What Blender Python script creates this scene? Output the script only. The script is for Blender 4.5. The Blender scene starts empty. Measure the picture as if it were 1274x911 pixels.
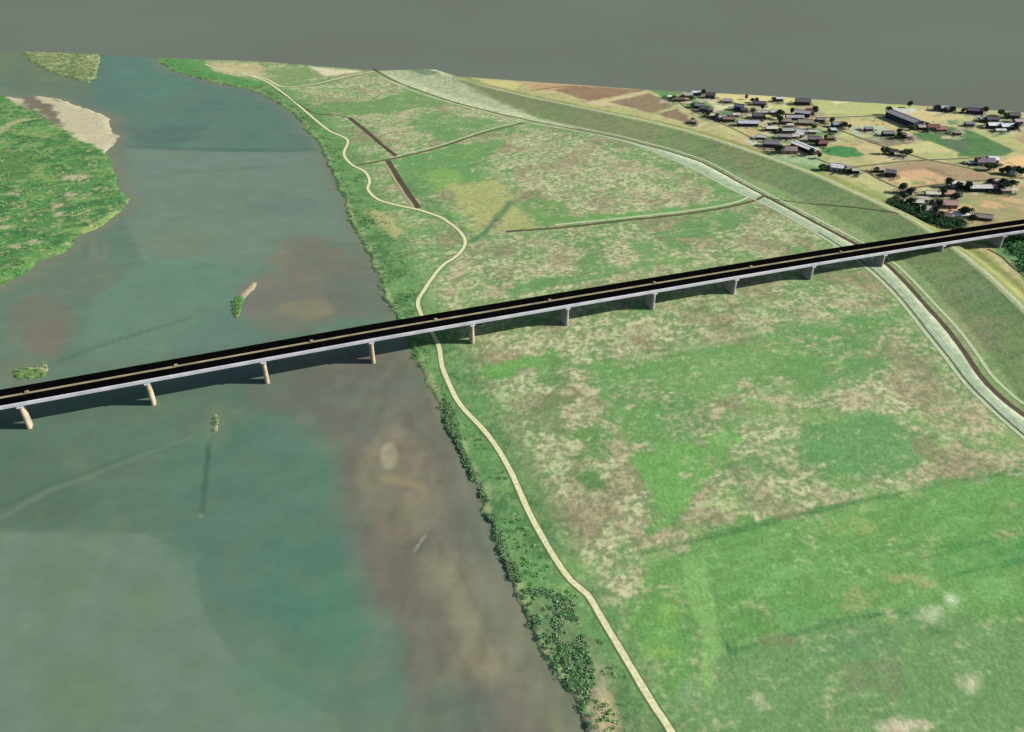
import bpy, math, random
import numpy as np
from mathutils import Vector
S = bpy.context.scene
R = math.radians
# ------------------------------------------------------------- camera, sky, sun, exposure
H = 200.0; F = 1000.0; PW, PH = 1274, 911; CX, CY = 637.0, 455.5; P = R(34)
cp, sp = math.cos(P), math.sin(P)
cam = bpy.data.cameras.new('camera'); co = bpy.data.objects.new('camera', cam); S.collection.objects.link(co)
co.location = (0, 0, H); co.rotation_euler = (R(90 - 34), 0, 0)
cam.sensor_width = 36; cam.lens = 36 * F / PW; cam.clip_start = 1; cam.clip_end = 60000
S.camera = co
W = bpy.data.worlds.new('World'); S.world = W; W.use_nodes = True
sk = W.node_tree.nodes.new('ShaderNodeTexSky'); sk.sky_type = 'NISHITA'; sk.sun_disc = False
SUN_EL = R(30); SUN_AZ = R(91)
sk.sun_elevation = SUN_EL; sk.sun_rotation = SUN_AZ
W.node_tree.links.new(sk.outputs[0], W.node_tree.nodes['Background'].inputs[0])
W.node_tree.nodes['Background'].inputs[1].default_value = 0.07
sl = bpy.data.lights.new('sun', 'SUN'); sl.energy = 4.5; sl.angle = R(0.5); sl.color = (1, .95, .9)
so = bpy.data.objects.new('sun', sl); S.collection.objects.link(so)
sd_ = Vector((math.sin(SUN_AZ) * math.cos(SUN_EL), math.cos(SUN_AZ) * math.cos(SUN_EL), math.sin(SUN_EL)))
so.rotation_euler = (-sd_).to_track_quat('-Z', 'Y').to_euler()
S.view_settings.view_transform = 'Standard'; S.view_settings.look = 'None'
S.view_settings.exposure = 1.3; S.view_settings.gamma = 1
try: S.view_settings.use_curve_mapping = False
except Exception: pass
KIL = np.array((2.02, 2.00, 2.06))      # light falling on level ground at this exposure

# ------------------------------------------------------------- helpers
def lin(c):
    c = np.asarray(c, float) / 255
    return np.where(c < .04045, c / 12.92, ((c + .055) / 1.055) ** 2.4)
def A(*c):                                # real surface colour from the tone level ground of it shows in daylight
    return np.minimum(lin(c) / KIL, .85)
def Wd(px, py, z=0.0):                    # survey point of the photo -> metres on the plane z
    dx = (px - CX) / F; dy = -(py - CY) / F
    Y = cp + dy * sp; Z = -sp + dy * cp
    t = (z - H) / Z
    return (dx * t, Y * t)
def WP(pts, z=0.0): return np.array([Wd(p[0], p[1], z) for p in pts])
rng = np.random.RandomState(7)
TAB = rng.rand(256, 256)
def vnoise(x, y):
    xi = np.floor(x).astype(int); yi = np.floor(y).astype(int)
    fx = x - xi; fy = y - yi
    fx = fx * fx * (3 - 2 * fx); fy = fy * fy * (3 - 2 * fy)
    a = TAB[xi & 255, yi & 255]; b = TAB[(xi + 1) & 255, yi & 255]
    c = TAB[xi & 255, (yi + 1) & 255]; d = TAB[(xi + 1) & 255, (yi + 1) & 255]
    return (a * (1 - fx) + b * fx) * (1 - fy) + (c * (1 - fx) + d * fx) * fy
def fbm(x, y, s, o=4, seed=0.0):          # about 0..1, mean .5
    v = 0; a = .5; t = 0
    x = x / s + seed * 17.3; y = y / s - seed * 9.7
    for i in range(o):
        xr = x * .8 - y * .6; yr = x * .6 + y * .8
        v = v + a * vnoise(xr, yr); t += a; a *= .55; x = xr * 2.03 + 5.1; y = yr * 2.03 + 1.7
    return v / t
def sst(a, b, x):
    t = np.clip((x - a) / (b - a), 0, 1); return t * t * (3 - 2 * t)
def sdpoly(Q, x, y):                      # < 0 inside
    d2 = np.full(x.shape, 1e12); ins = np.zeros(x.shape, bool)
    n = len(Q)
    for i in range(n):
        ax, ay = Q[i]; bx, by = Q[(i + 1) % n]
        ex, ey = bx - ax, by - ay; wx, wy = x - ax, y - ay
        t = np.clip((wx * ex + wy * ey) / (ex * ex + ey * ey + 1e-9), 0, 1)
        qx = wx - ex * t; qy = wy - ey * t
        d2 = np.minimum(d2, qx * qx + qy * qy)
        if abs(ey) > 1e-9:
            c = ((ay > y) != (by > y)) & (x < ex * (y - ay) / ey + ax)
            ins ^= c
    d = np.sqrt(d2); return np.where(ins, -d, d)
def dline(Q, x, y):                       # distance to an open line, and signed side (+ = left of travel)
    best = np.full(x.shape, 1e12); side = np.zeros(x.shape)
    for i in range(len(Q) - 1):
        ax, ay = Q[i]; bx, by = Q[i + 1]
        ex, ey = bx - ax, by - ay; wx, wy = x - ax, y - ay
        t = np.clip((wx * ex + wy * ey) / (ex * ex + ey * ey), 0, 1)
        qx = wx - ex * t; qy = wy - ey * t; d = qx * qx + qy * qy
        m = d < best; best = np.where(m, d, best); side = np.where(m, np.sign(ex * wy - ey * wx), side)
    return np.sqrt(best), side
def smooth_line(Q, step=4.0):             # Catmull-Rom resample of a polyline
    Q = [np.array(q, float) for q in Q]; Q = [2 * Q[0] - Q[1]] + Q + [2 * Q[-1] - Q[-2]]
    out = []
    for i in range(1, len(Q) - 2):
        p0, p1, p2, p3 = Q[i - 1:i + 3]; n = max(1, int(np.hypot(*(p2 - p1)) / step))
        for k in range(n):
            t = k / n
            out.append(.5 * (2 * p1 + (p2 - p0) * t + (2 * p0 - 5 * p1 + 4 * p2 - p3) * t * t + (3 * p1 - p0 - 3 * p2 + p3) * t ** 3))
    out.append(Q[-2]); return np.array(out)

def tag(o, label=None, cat=None, group=None, kind=None):
    if label: o['label'] = label
    if cat: o['category'] = cat
    if group: o['group'] = group
    if kind: o['kind'] = kind
    return o
def mesh_obj(name, V, Fc, mat, parent=None, cols=None, smooth=False):
    me = bpy.data.meshes.new(name)
    V = np.asarray(V, np.float32)
    if isinstance(Fc, np.ndarray):
        nf, k = Fc.shape
        me.vertices.add(len(V)); me.vertices.foreach_set('co', V.ravel())
        me.loops.add(nf * k); me.loops.foreach_set('vertex_index', Fc.ravel().astype(np.int32))
        me.polygons.add(nf)
        me.polygons.foreach_set('loop_start', np.arange(0, nf * k, k, dtype=np.int32))
        me.update(calc_edges=True); me.validate()
    else:
        me.from_pydata([tuple(map(float, v)) for v in V], [], Fc); me.update()
    if cols is not None:
        at = me.color_attributes.new('Col', 'FLOAT_COLOR', 'POINT')
        c4 = np.ones((len(V), 4), np.float32); c4[:, :3] = cols
        at.data.foreach_set('color', c4.ravel())
    if smooth: me.polygons.foreach_set('use_smooth', np.ones(len(me.polygons), bool))
    me.materials.append(mat)
    o = bpy.data.objects.new(name, me); S.collection.objects.link(o)
    if parent is not None: o.parent = parent
    return o
def empty(name, loc, rz=0):
    o = bpy.data.objects.new(name, None); S.collection.objects.link(o)
    o.empty_display_size = .5; o.location = loc; o.rotation_euler = (0, 0, rz); return o

def mat_base(name, rough=.95, spec=.1):
    m = bpy.data.materials.new(name); m.use_nodes = True
    b = m.node_tree.nodes['Principled BSDF']; b.inputs['Roughness'].default_value = rough
    b.inputs['Specular IOR Level'].default_value = spec
    return m, m.node_tree, b
def mat_attr(name, scales, amp, rough=.95, spec=.1, bump=0, bscale=1.0, hue=.0):
    """surface whose colour map is the mesh's own 'Col' layer, broken up by world-space noise"""
    m, nt, b = mat_base(name, rough, spec); N, L = nt.nodes, nt.links
    at = N.new('ShaderNodeAttribute'); at.attribute_name = 'Col'
    tc = N.new('ShaderNodeTexCoord'); col = at.outputs['Color']
    for s, a in zip(scales, amp):
        n = N.new('ShaderNodeTexNoise'); n.inputs['Scale'].default_value = 1 / s; n.inputs['Detail'].default_value = 3
        L.new(tc.outputs['Object'], n.inputs['Vector'])
        mr = N.new('ShaderNodeMapRange'); mr.inputs[1].default_value = .25; mr.inputs[2].default_value = .75
        mr.inputs[3].default_value = 1 - a; mr.inputs[4].default_value = 1 + a; L.new(n.outputs['Fac'], mr.inputs[0])
        mx = N.new('ShaderNodeVectorMath'); mx.operation = 'SCALE'; L.new(col, mx.inputs[0]); L.new(mr.outputs[0], mx.inputs['Scale'])
        col = mx.outputs[0]
    if hue:
        n = N.new('ShaderNodeTexNoise'); n.inputs['Scale'].default_value = .12; n.inputs['Detail'].default_value = 4
        L.new(tc.outputs['Object'], n.inputs['Vector'])
        mr = N.new('ShaderNodeMapRange'); mr.inputs[1].default_value = .3; mr.inputs[2].default_value = .7
        mr.inputs[3].default_value = .5 - hue; mr.inputs[4].default_value = .5 + hue; L.new(n.outputs['Fac'], mr.inputs[0])
        h = N.new('ShaderNodeHueSaturation'); L.new(mr.outputs[0], h.inputs['Hue']); L.new(col, h.inputs['Color']); col = h.outputs[0]
    L.new(col, b.inputs['Base Color'])
    if bump:
        n = N.new('ShaderNodeTexNoise'); n.inputs['Scale'].default_value = 1 / bscale; n.inputs['Detail'].default_value = 4
        L.new(tc.outputs['Object'], n.inputs['Vector'])
        bp = N.new('ShaderNodeBump'); bp.inputs['Strength'].default_value = 1; bp.inputs['Distance'].default_value = bump
        L.new(n.outputs['Fac'], bp.inputs['Height']); L.new(bp.outputs[0], b.inputs['Normal'])
    return m
def mat_plain(name, col, col2=None, scale=2.0, rough=.9, spec=.15, detail=5):
    m, nt, b = mat_base(name, rough, spec); N, L = nt.nodes, nt.links
    if col2 is None: col2 = np.asarray(col) * .75
    tc = N.new('ShaderNodeTexCoord'); n = N.new('ShaderNodeTexNoise'); n.inputs['Scale'].default_value = 1 / scale
    n.inputs['Detail'].default_value = detail; L.new(tc.outputs['Object'], n.inputs['Vector'])
    r = N.new('ShaderNodeValToRGB'); r.color_ramp.elements[0].position = .35; r.color_ramp.elements[1].position = .65
    r.color_ramp.elements[0].color = (*col2, 1); r.color_ramp.elements[1].color = (*col, 1)
    L.new(n.outputs['Fac'], r.inputs[0]); L.new(r.outputs[0], b.inputs['Base Color']); return m

# ------------------------------------------------------------- survey lines (photo measurements)
EDGE = [(-400, 40), (0, 63), (130, 68), (194, 72), (330, 77), (465, 88), (650, 101), (806, 112), (950, 119), (1044, 126), (1170, 133), (1274, 140), (1700, 168)]
BANK = [(194, 60), (194, 74), (205, 83), (215, 89), (246, 97), (285, 106), (311, 112), (326, 118), (341, 126), (355, 135), (369, 145), (385, 167), (396, 184), (410, 211), (421, 234),
        (434, 266), (444, 288), (456, 317), (470, 349), (486, 391), (503, 425), (521, 456), (536, 486), (547, 515), (560, 545), (573, 574), (590, 615), (607, 652), (622, 695), (636, 733),
        (650, 765), (664, 795), (682, 832), (700, 862), (716, 890), (724, 911), (745, 960), (770, 1010), (800, 1060), (830, 1120), (880, 1220), (940, 1340)]
MAIN = [(194, 30)] + BANK + [(1900, 1340), (1900, 20)]
ISLE = [(-300, 78), (-60, 95), (0, 111), (11, 118), (30, 120), (51, 118), (83, 123), (108, 131), (128, 139), (143, 147), (146, 163), (157, 169), (147, 178), (141, 186), (150, 205), (155, 232), (164, 243),
        (170, 251), (160, 263), (143, 274), (126, 285), (108, 294), (97, 308), (86, 317), (57, 328), (34, 343), (11, 358), (-20, 368), (-300, 400)]
FARI = [(24, 50), (26, 66), (33, 74), (52, 85), (66, 91), (78, 95), (95, 100), (111, 103), (121, 96), (123, 84), (127, 66), (130, 50)]
ISLETS = [[(306, 358), (313, 350), (323, 351), (318, 360), (309, 368), (303, 376), (300, 393), (292, 398), (290, 388), (288, 374), (296, 368)],
          [(264, 514), (271, 511), (275, 522), (273, 535), (266, 546), (264, 535)],
          [(8, 467), (24, 458), (42, 456), (60, 448), (63, 460), (58, 470), (30, 474)]]
CREST = [(520, 82), (600, 107), (655, 120), (737, 137), (792, 148), (847, 161), (888, 173), (950, 194), (1013, 217), (1071, 243), (1129, 270), (1153, 285), (1186, 308), (1206, 323), (1230, 343), (1274, 385), (1330, 445), (1420, 560), (1560, 800)]
CR = WP([(300, 20)] + CREST, 5.0)
LM = WP(MAIN); LI = WP(ISLE, -.6); LF = WP(FARI, -.6); LS = [WP(q, -.6) for q in ISLETS]

def levee(x, y):
    d, s = dline(CR, x, y)                # travel is towards the camera; village is on its left
    s = -s if LEV_SIGN < 0 else s
    out = np.where(s > 0, 1 - sst(2.5, 15, d), 1 - np.clip((d - 2.0) / 27, 0, 1) ** .9)
    return 5.0 * np.clip(out, 0, 1), d * s
LEV_SIGN = 1
_t = Wd(1200, 180); _, _q = levee(np.array([_t[0]]), np.array([_t[1]]))
if _q[0] < 0: LEV_SIGN = -1
def land_sd(x, y):
    d = sdpoly(LM, x, y)
    for q in [LI, LF] + LS: d = np.minimum(d, sdpoly(q, x, y))
    return d
def height(x, y, full=False):
    w = (fbm(x, y, 7, 4, 3) - .5) * 5 + (fbm(x, y, 22, 2, 5) - .5) * 4
    sm = sdpoly(LM, x, y) + w
    si = sdpoly(LI, x, y) + w; sf = sdpoly(LF, x, y) + w * .6
    ss = np.full(x.shape, 1e9)
    for q in LS: ss = np.minimum(ss, sdpoly(q, x, y))
    ss = ss + w * .35
    z = np.maximum.reduce([-1.6 + 1.6 * sst(2.0, -2.5, sm), -1.6 + 1.7 * sst(2.5, -10, si), -1.6 + 1.7 * sst(2.2, -3, sf), -1.6 + 1.25 * sst(2.2, -2.2, ss)])
    lv, ld = levee(x, y)
    z = z + np.where(sm < -8, lv, 0) + np.where(sm < -3, (fbm(x, y, 14, 3, 8) - .5) * .35, 0)
    if full: return z, sm, si, sf, ss, ld
    return z
def hz(x, y): return float(height(np.array([float(x)]), np.array([float(y)]))[0])

# ------------------------------------------------------------- buildings of the village: place, size, colours, description
DK = (70, 68, 74); BN = (104, 84, 72); GY = (128, 126, 130); WH = (224, 226, 224); BL_ = (78, 88, 124); PK = (168, 128, 112); RD = (136, 70, 60); TL = (150, 176, 168)
w1, w2, w3, w4 = (150, 140, 124), (196, 190, 176), (108, 92, 82), (90, 92, 104)
HS = [
 (833, 123, 3.5, 3, 2.4, 0, WH, w2, 'small white hut at the far left end of the village by the green plot'),
 (845, 126, 9, 4.5, 2.6, -4, BN, w3, 'low brown shed right of the white hut at the village end'),
 (856, 121.5, 8, 5, 3, 8, (160, 152, 144), w2, 'pale grey house with white trim behind the low brown shed'),
 (867, 117.5, 9, 4, 2.6, -3, WH, w1, 'narrow white-roofed house nearest the terrain edge left of the round tree'),
 (883, 121.5, 9, 5.5, 3.4, -12, DK, w4, 'dark house at the top edge beside the pale yellow field'),
 (869, 134.5, 8, 5.5, 3.2, -20, (124, 130, 148), w4, 'blue-grey house in the trees below the green garden'),
 (876, 138.5, 8, 5.5, 3.4, -20, (84, 84, 96), w4, 'dark slate house just right of the blue-grey house'),
 (883, 140, 5, 4, 2.6, -10, BN, w3, 'little brown shed joined to the right of the dark slate house'),
 (886, 146, 6, 4.5, 2.6, -6, (216, 202, 176), w1, 'small cream-roofed house standing alone on the yard edge'),
 (863, 154, 4.5, 4, 2.4, -20, (150, 120, 96), w3, 'lone small brown hut next to the levee strip'),
 (898, 149, 6, 5, 3.2, 0, (168, 160, 158), w2, 'pale house with a grey roof left of the long brown roof'),
 (906, 151, 10, 5, 3.0, -3, (132, 106, 86), w3, 'long brown-roofed house in the middle of the left yards'),
 (919, 137, 8, 6.5, 4.2, -25, BL_, (70, 78, 120), 'blue house with a dark gable side beside the green strip'),
 (925, 139.5, 5, 4.5, 2.8, -10, DK, w4, 'small black-roofed annex touching the right side of the blue house'),
 (930, 156.5, 17, 6, 3.4, -2, (186, 190, 204), (60, 62, 80), 'long hall with a bright bluish roof and dark front wall'),
 (942, 147.5, 8, 6, 3.6, 0, (76, 72, 84), w4, 'dark house with a low roof directly above the long bluish hall'),
 (949, 146, 3.6, 3.6, 5.5, 0, (176, 172, 170), w4, 'narrow tall tower house with a pale front'),
 (955, 148, 4, 4, 2.2, 0, (206, 196, 80), (196, 186, 70), 'small yellow shed right of the narrow tower house'),
 (944, 131, 11, 4.5, 2.6, -6, (72, 74, 104), w4, 'long low dark blue roofed house below the tree pair'),
 (936.5, 139, 3, 3, 3.2, 0, BN, w3, 'tiny brown hut between the annex and the dark house'),
 (969, 126, 6, 4, 3.2, 0, (206, 202, 198), w4, 'little white-roofed house on the yellow field at the top'),
 (998, 130, 13, 7, 3.8, -8, (84, 86, 88), (84, 56, 52), 'wide dark barn at the top edge above the orange yard'),
 (965, 141.5, 9, 4.5, 2.2, -3, (196, 204, 200), w1, 'low pale greenish roofed shed left of the twin dark trees'),
 (998, 144, 13, 6.5, 3.6, -22, (176, 172, 178), (52, 54, 64), 'big house with a white-edged roof and black front'),
 (1006, 140, 5, 4.5, 2.8, 0, (150, 82, 60), w3, 'small rusty red roofed house behind the big black-fronted house'),
 (988, 149, 15, 5, 3.0, 0, (160, 154, 164), w3, 'wide lilac-grey roofed house with a white ridge line'),
 (976, 154, 9, 6, 3.4, -6, (158, 126, 112), (120, 92, 80), 'pinkish brown house left of the wide lilac roof'),
 (1001, 155, 12, 7, 2.8, -8, (146, 138, 112), w3, 'long low tan-roofed building right of the pinkish brown house'),
 (983, 158, 5, 3, 2.0, 0, (208, 190, 180), w2, 'tiny pale pink shed in front of the pinkish brown house'),
 (959, 162.5, 9, 5, 2.8, -2, (220, 206, 190), (66, 52, 66), 'low house with a creamy roof and purple-black walls'),
 (978, 165, 10, 5, 2.8, 0, (164, 170, 156), w4, 'pale sage-roofed house in the green gardens'),
 (996, 166, 6, 4.5, 2.8, -30, (222, 226, 224), w4, 'small bright white roofed house in the middle of the village'),
 (976, 172.5, 10, 5, 2.8, -8, (160, 140, 140), w1, 'mauve-roofed house above the long white shed'),
 (987, 172, 7, 5, 2.8, 6, (188, 178, 172), w2, 'pale stone house right of the mauve-roofed house'),
 (994, 170, 6, 5, 2.6, -40, (206, 208, 206), (56, 60, 60), 'white-roofed hut with a black side behind the long white shed'),
 (959, 182, 12, 7, 3.4, -6, (116, 112, 120), (74, 72, 76), 'dark grey barn at the foot of the levee'),
 (980, 190, 12, 8, 3.4, -4, (138, 116, 118), (184, 152, 132), 'wide house with a mauve roof and pink walls by the levee'),
 (1001, 187, 24, 7, 3.6, -60, (232, 232, 224), (92, 48, 44), 'long slanting shed with a bright white roof and red-brown walls'),
 (1012, 176, 9, 5.5, 3.0, -10, (112, 94, 118), w4, 'purple-grey roofed house below the pale peach yard'),
 (1022, 181, 7, 6, 3.0, 0, (132, 62, 62), (110, 70, 76), 'dark red house at the left tip of the green wedge field'),
 (1032, 174, 7, 4, 2.2, 0, (116, 104, 76), w3, 'low olive-brown hut above the dark red house'),
 (1041, 158, 9, 5.5, 3.2, 6, (136, 136, 150), (90, 98, 120), 'grey-blue roofed house between dark trees on the lane'),
 (1036, 164.5, 5, 4, 2.4, 0, (176, 196, 196), w4, 'small pale turquoise hut on the lane below the grey-blue house'),
 (1040, 212, 9, 7, 3.8, -20, (240, 240, 236), (200, 196, 192), 'white house next to the levee strip with a white roof'),
 (1048, 213, 3.5, 4, 3.8, 0, (58, 44, 46), w3, 'narrow black-brown hut touching the white house'),
 (1055, 213, 8, 5, 2.6, 0, (148, 124, 108), (150, 132, 120), 'brown-roofed house right of the narrow black-brown hut'),
 (1063, 216, 5, 4, 3.4, 0, (168, 182, 140), (44, 50, 84), 'small navy blue house with a sage green roof'),
 (1093, 214, 7, 4.5, 2.4, -8, (180, 158, 132), (70, 58, 56), 'little tan-roofed hut on the lane left of the peach field'),
 (1107, 219, 7, 5.5, 3.4, -20, (72, 76, 92), (54, 58, 76), 'dark slate house beside the diagonal lane under the tan hut'),
 (1111, 192.5, 5, 4.5, 3.4, -20, (66, 56, 54), w3, 'dark brown house between round hedges on the yellow field'),
 (1117, 194.5, 6, 4, 2.4, -8, (190, 180, 132), w2, 'pale yellowish shed joined right of the dark brown house'),
 (1124, 152, 34, 12, 5.5, -70, (138, 134, 140), (70, 70, 92), 'large barn with a long grey roof and dark blue shaded wall'),
 (1104, 169, 9, 5, 3.0, 0, (112, 116, 120), (44, 46, 72), 'grey-roofed house with a navy wall at the end of the dark field'),
 (1122, 172, 5, 4.5, 3.6, -10, (92, 64, 66), (74, 38, 44), 'maroon house left of the low peach-coloured sheds'),
 (1128, 172, 7, 4, 2.2, 0, (190, 160, 136), w2, 'low peach-coloured sheds beside the maroon house'),
 (1147, 161, 8, 5, 3.0, 0, (170, 150, 150), (96, 60, 62), 'dusty pink roofed house at the near end of the large barn'),
 (1160, 161.5, 9, 6, 3.4, -10, (142, 66, 66), (180, 160, 160), 'crimson-roofed house above the dark green field'),
 (1170, 162.5, 9, 5, 2.2, 0, (172, 100, 78), (176, 112, 88), 'low brick-orange shed right of the crimson-roofed house'),
 (1170, 137, 11, 6, 3.0, -3, (160, 182, 172), w4, 'turquoise-roofed house at the top edge of the village'),
 (1180, 139, 6, 5, 3.2, 0, (78, 66, 70), w3, 'dark house touching the right end of the turquoise-roofed house'),
 (1212, 141.5, 13, 6, 3.8, -14, (88, 58, 92), (74, 40, 74), 'purple house at the top edge right of the green patch'),
 (1260, 147, 9, 6, 3.6, -4, (74, 74, 90), w4, 'navy-roofed house by the top right corner of the village'),
 (1223, 151, 7, 4, 2.6, 0, TL, w4, 'small teal-roofed house left of the dark hall'),
 (1233, 152, 10, 6, 3.6, 0, (66, 58, 68), w4, 'dark hall behind the bright white-roofed house'),
 (1237, 159.5, 13, 6, 3.6, 0, (230, 226, 228), (60, 62, 80), 'house with a bright white roof facing the brown field'),
 (1254, 160.5, 15, 6.5, 3.6, 4, (206, 216, 220), (50, 62, 72), 'long pale blue roofed hall at the right side of the village'),
 (1244, 164, 8, 3, 2.0, 0, (206, 212, 206), w2, 'low white lean-to in front of the pale blue hall'),
 (1266, 154, 7, 5, 3.0, 0, (176, 160, 158), w1, 'pinkish grey house at the far right behind the pale blue hall'),
 (1224, 205, 13, 7, 3.6, 0, (116, 92, 124), (170, 160, 140), 'violet-roofed house left of the bright sand yard'),
 (1233, 203, 7, 7, 4.0, 0, (222, 224, 226), (132, 90, 80), 'tall white-roofed house with brick walls joined to the violet roof'),
 (1208, 205, 6, 3, 2.0, 0, (200, 200, 206), (90, 92, 104), 'tiny grey shed on the grass left of the violet-roofed house'),
 (1257.5, 217, 4, 4, 3.6, 0, (220, 228, 232), (190, 202, 206), 'narrow white hut between black-green trees under the sand yard'),
 (1186, 233, 4, 4, 3.2, 0, (222, 216, 224), w2, 'tiny white hut left of the pale shed row'),
 (1197, 233.5, 8, 5, 2.8, -12, (210, 208, 196), (48, 78, 96), 'beige-roofed shed with teal walls in the shed row'),
 (1217, 237.5, 15, 6, 3.6, 0, (206, 204, 186), (44, 64, 66), 'widest shed of the row with a cream roof and black-green walls'),
 (1237, 237.5, 10, 5, 3.2, -6, (128, 118, 138), (84, 80, 104), 'lilac-grey house at the right end of the shed row'),
 (1242, 228.5, 9, 5, 2.6, 0, (204, 174, 152), (160, 110, 100), 'pale salmon roofed house behind the lilac-grey house'),
 (1180, 244, 8, 5, 2.6, 0, (188, 138, 108), (170, 128, 100), 'orange-brown roofed house in front of the tiny white hut'),
 (1127, 241, 7, 5, 3.2, -14, (150, 130, 132), (110, 92, 92), 'small mauve house between two black trees at the lane corner'),
 (1159, 243.5, 9, 4.5, 2.4, -6, (206, 206, 176), w2, 'cream roofed shed in the green gardens right of the lane corner'),
 (1137, 254.5, 10, 5.5, 3.0, -10, (212, 208, 184), (54, 52, 74), 'cream-roofed house with navy walls beside the hedge belt'),
 (1153, 264, 10, 6.5, 3.4, -10, (206, 182, 172), (96, 62, 62), 'pale pink roofed house standing in the hedge belt'),
 (1174, 257, 15, 7.5, 3.2, -6, (180, 130, 122), (176, 132, 112), 'large salmon pink house with a wide roof'),
 (1160, 257, 4, 4, 3, 0, (104, 64, 56), w3, 'tiny dark red hut left of the large salmon pink house'),
 (1190, 270, 17, 6, 2.6, 10, (234, 222, 206), (200, 186, 170), 'long low white-roofed house just above the bridge'),
 (1175, 272, 7, 5, 3.0, -14, (128, 88, 84), (90, 66, 70), 'small reddish house left of the long low white roof'),
 (905, 128, 7, 4.5, 2.6, -8, (150, 150, 160), w1, 'small silver-roofed house on the pale strip left of the blue house'),
 (915, 145, 6, 4, 2.4, 6, (190, 176, 160), w2, 'tiny beige house between the blue house and the long bluish hall'),
 (1020, 151, 7, 4.5, 2.6, 0, (120, 116, 122), w4, 'small grey house right of the long low tan-roofed building'),
 (1010, 166, 6, 4, 2.4, -8, (200, 196, 190), w1, 'little off-white house above the purple-grey roof'),
 (946, 173, 7, 4, 2.4, -10, (186, 198, 186), w4, 'pale mint roofed hut above the dark grey barn'),
 (1080, 163, 7, 4, 2.4, 4, (128, 122, 130), w4, 'lone grey hut on the pale blue-green field'),
 (1190, 168, 6, 4, 2.4, 0, (150, 120, 108), w3, 'small brown hut on the upper rim of the dark green field'),
 (1205, 157, 7, 4.5, 2.6, 0, (110, 106, 118), w4, 'small slate hut left of the teal-roofed house'),
 (1250, 240, 7, 4.5, 2.6, 0, (170, 150, 130), w1, 'small tan hut standing at the near right end of the shed row'),
 (1148, 251, 6, 4, 2.4, -10, (180, 170, 150), w2, 'small stone-coloured hut between the two cream roofs'),
 (1222, 273, 10, 5, 2.6, -16, (146, 128, 118), (116, 100, 92), 'grey-brown hut on the bare field just above the bridge'),
]

# ------------------------------------------------------------- ground grid (finer near the viewer, coarser far off)
ex, ey = zip(*EDGE)
def grid(dx, dy, ybot=1290, x0=-290, x1=1570, z=0.0):
    us = np.arange(x0, x1 + dx, dx); ytop = np.interp(us, ex, ey)
    n1 = int((ybot - 330) / dy); n2 = int(270 / (dy * .45))
    fr_ = (ybot - 330) / (ybot - 70); t = np.concatenate([np.linspace(0, fr_, n1, endpoint=False), np.linspace(fr_, 1, n2)])[:, None]
    py = ybot + (ytop[None, :] - ybot) * t; px = np.repeat(us[None, :], len(t), 0)
    X, Y = Wd(px, py, 0.0)
    return X, Y
def quads(n, m):
    i = np.arange(n * m).reshape(n, m)
    return np.stack([i[:-1, :-1], i[:-1, 1:], i[1:, 1:], i[1:, :-1]], -1).reshape(-1, 4)

X, Y = grid(1.9, 1.7); shp = X.shape; x = X.ravel(); y = Y.ravel()
z, sm, si, sf, ss, ld = height(x, y, True)
N_ = len(x)
n4 = fbm(x, y, 4.5, 4, 1); n9 = fbm(x, y, 11, 4, 2); n30 = fbm(x, y, 38, 4, 4); n2 = fbm(x, y, 1.6, 3, 6); n60 = fbm(x, y, 90, 3, 9)
# stretched noise that follows the mowing direction (along the bridge line)
ca, sa = math.cos(R(19.7)), math.sin(R(19.7)); xs = x * ca + y * sa; ys = -x * sa + y * ca
nst = fbm(xs * .28, ys, 2.6, 4, 11)
warpn = (fbm(x, y, 9, 4, 12) - .5)
def mask(pts, soft=2.0, warp=6.0, world=False, z=0.0):
    Q = np.array(pts) if world else WP(pts, z)
    mg = soft + warp
    sel = (x > Q[:, 0].min() - mg) & (x < Q[:, 0].max() + mg) & (y > Q[:, 1].min() - mg) & (y < Q[:, 1].max() + mg)
    idx = np.nonzero(sel)[0]
    if not len(idx): return idx, np.zeros(0)
    d = sdpoly(Q, x[idx], y[idx]) + warp * 2 * warpn[idx]
    return idx, sst(soft, -soft, d)
def ell(cx, cy, rx, ry, n=14, rot=0):
    a = np.linspace(0, 2 * np.pi, n, endpoint=False); c, s = math.cos(R(rot)), math.sin(R(rot))
    return [(cx + rx * math.cos(t) * c - ry * math.sin(t) * s, cy + rx * math.cos(t) * s + ry * math.sin(t) * c) for t in a]
def paint(T, pts, col, a=1.0, soft=2.0, warp=6.0, tex=None):
    i, m = mask(pts, soft, warp)
    if not len(i): return
    m = m * a
    if tex is not None: m = m * tex[i]
    if T.ndim == 2: T[i] = T[i] * (1 - m[:, None]) + np.asarray(col)[None] * m[:, None]
    else: T[i] = T[i] * (1 - m) + col * m
def mixc(a, b, m): return a * (1 - m[:, None]) + np.asarray(b) * m[:, None]

G1, G2, G3 = A(112, 154, 88), A(136, 168, 100), A(100, 140, 86)
col = mixc(np.repeat(G1[None], N_, 0), G2, sst(.45, .7, n30)); col = mixc(col, G3, sst(.5, .72, n9) * .7)
D = np.where(y > 300, .49, .40)
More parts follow.
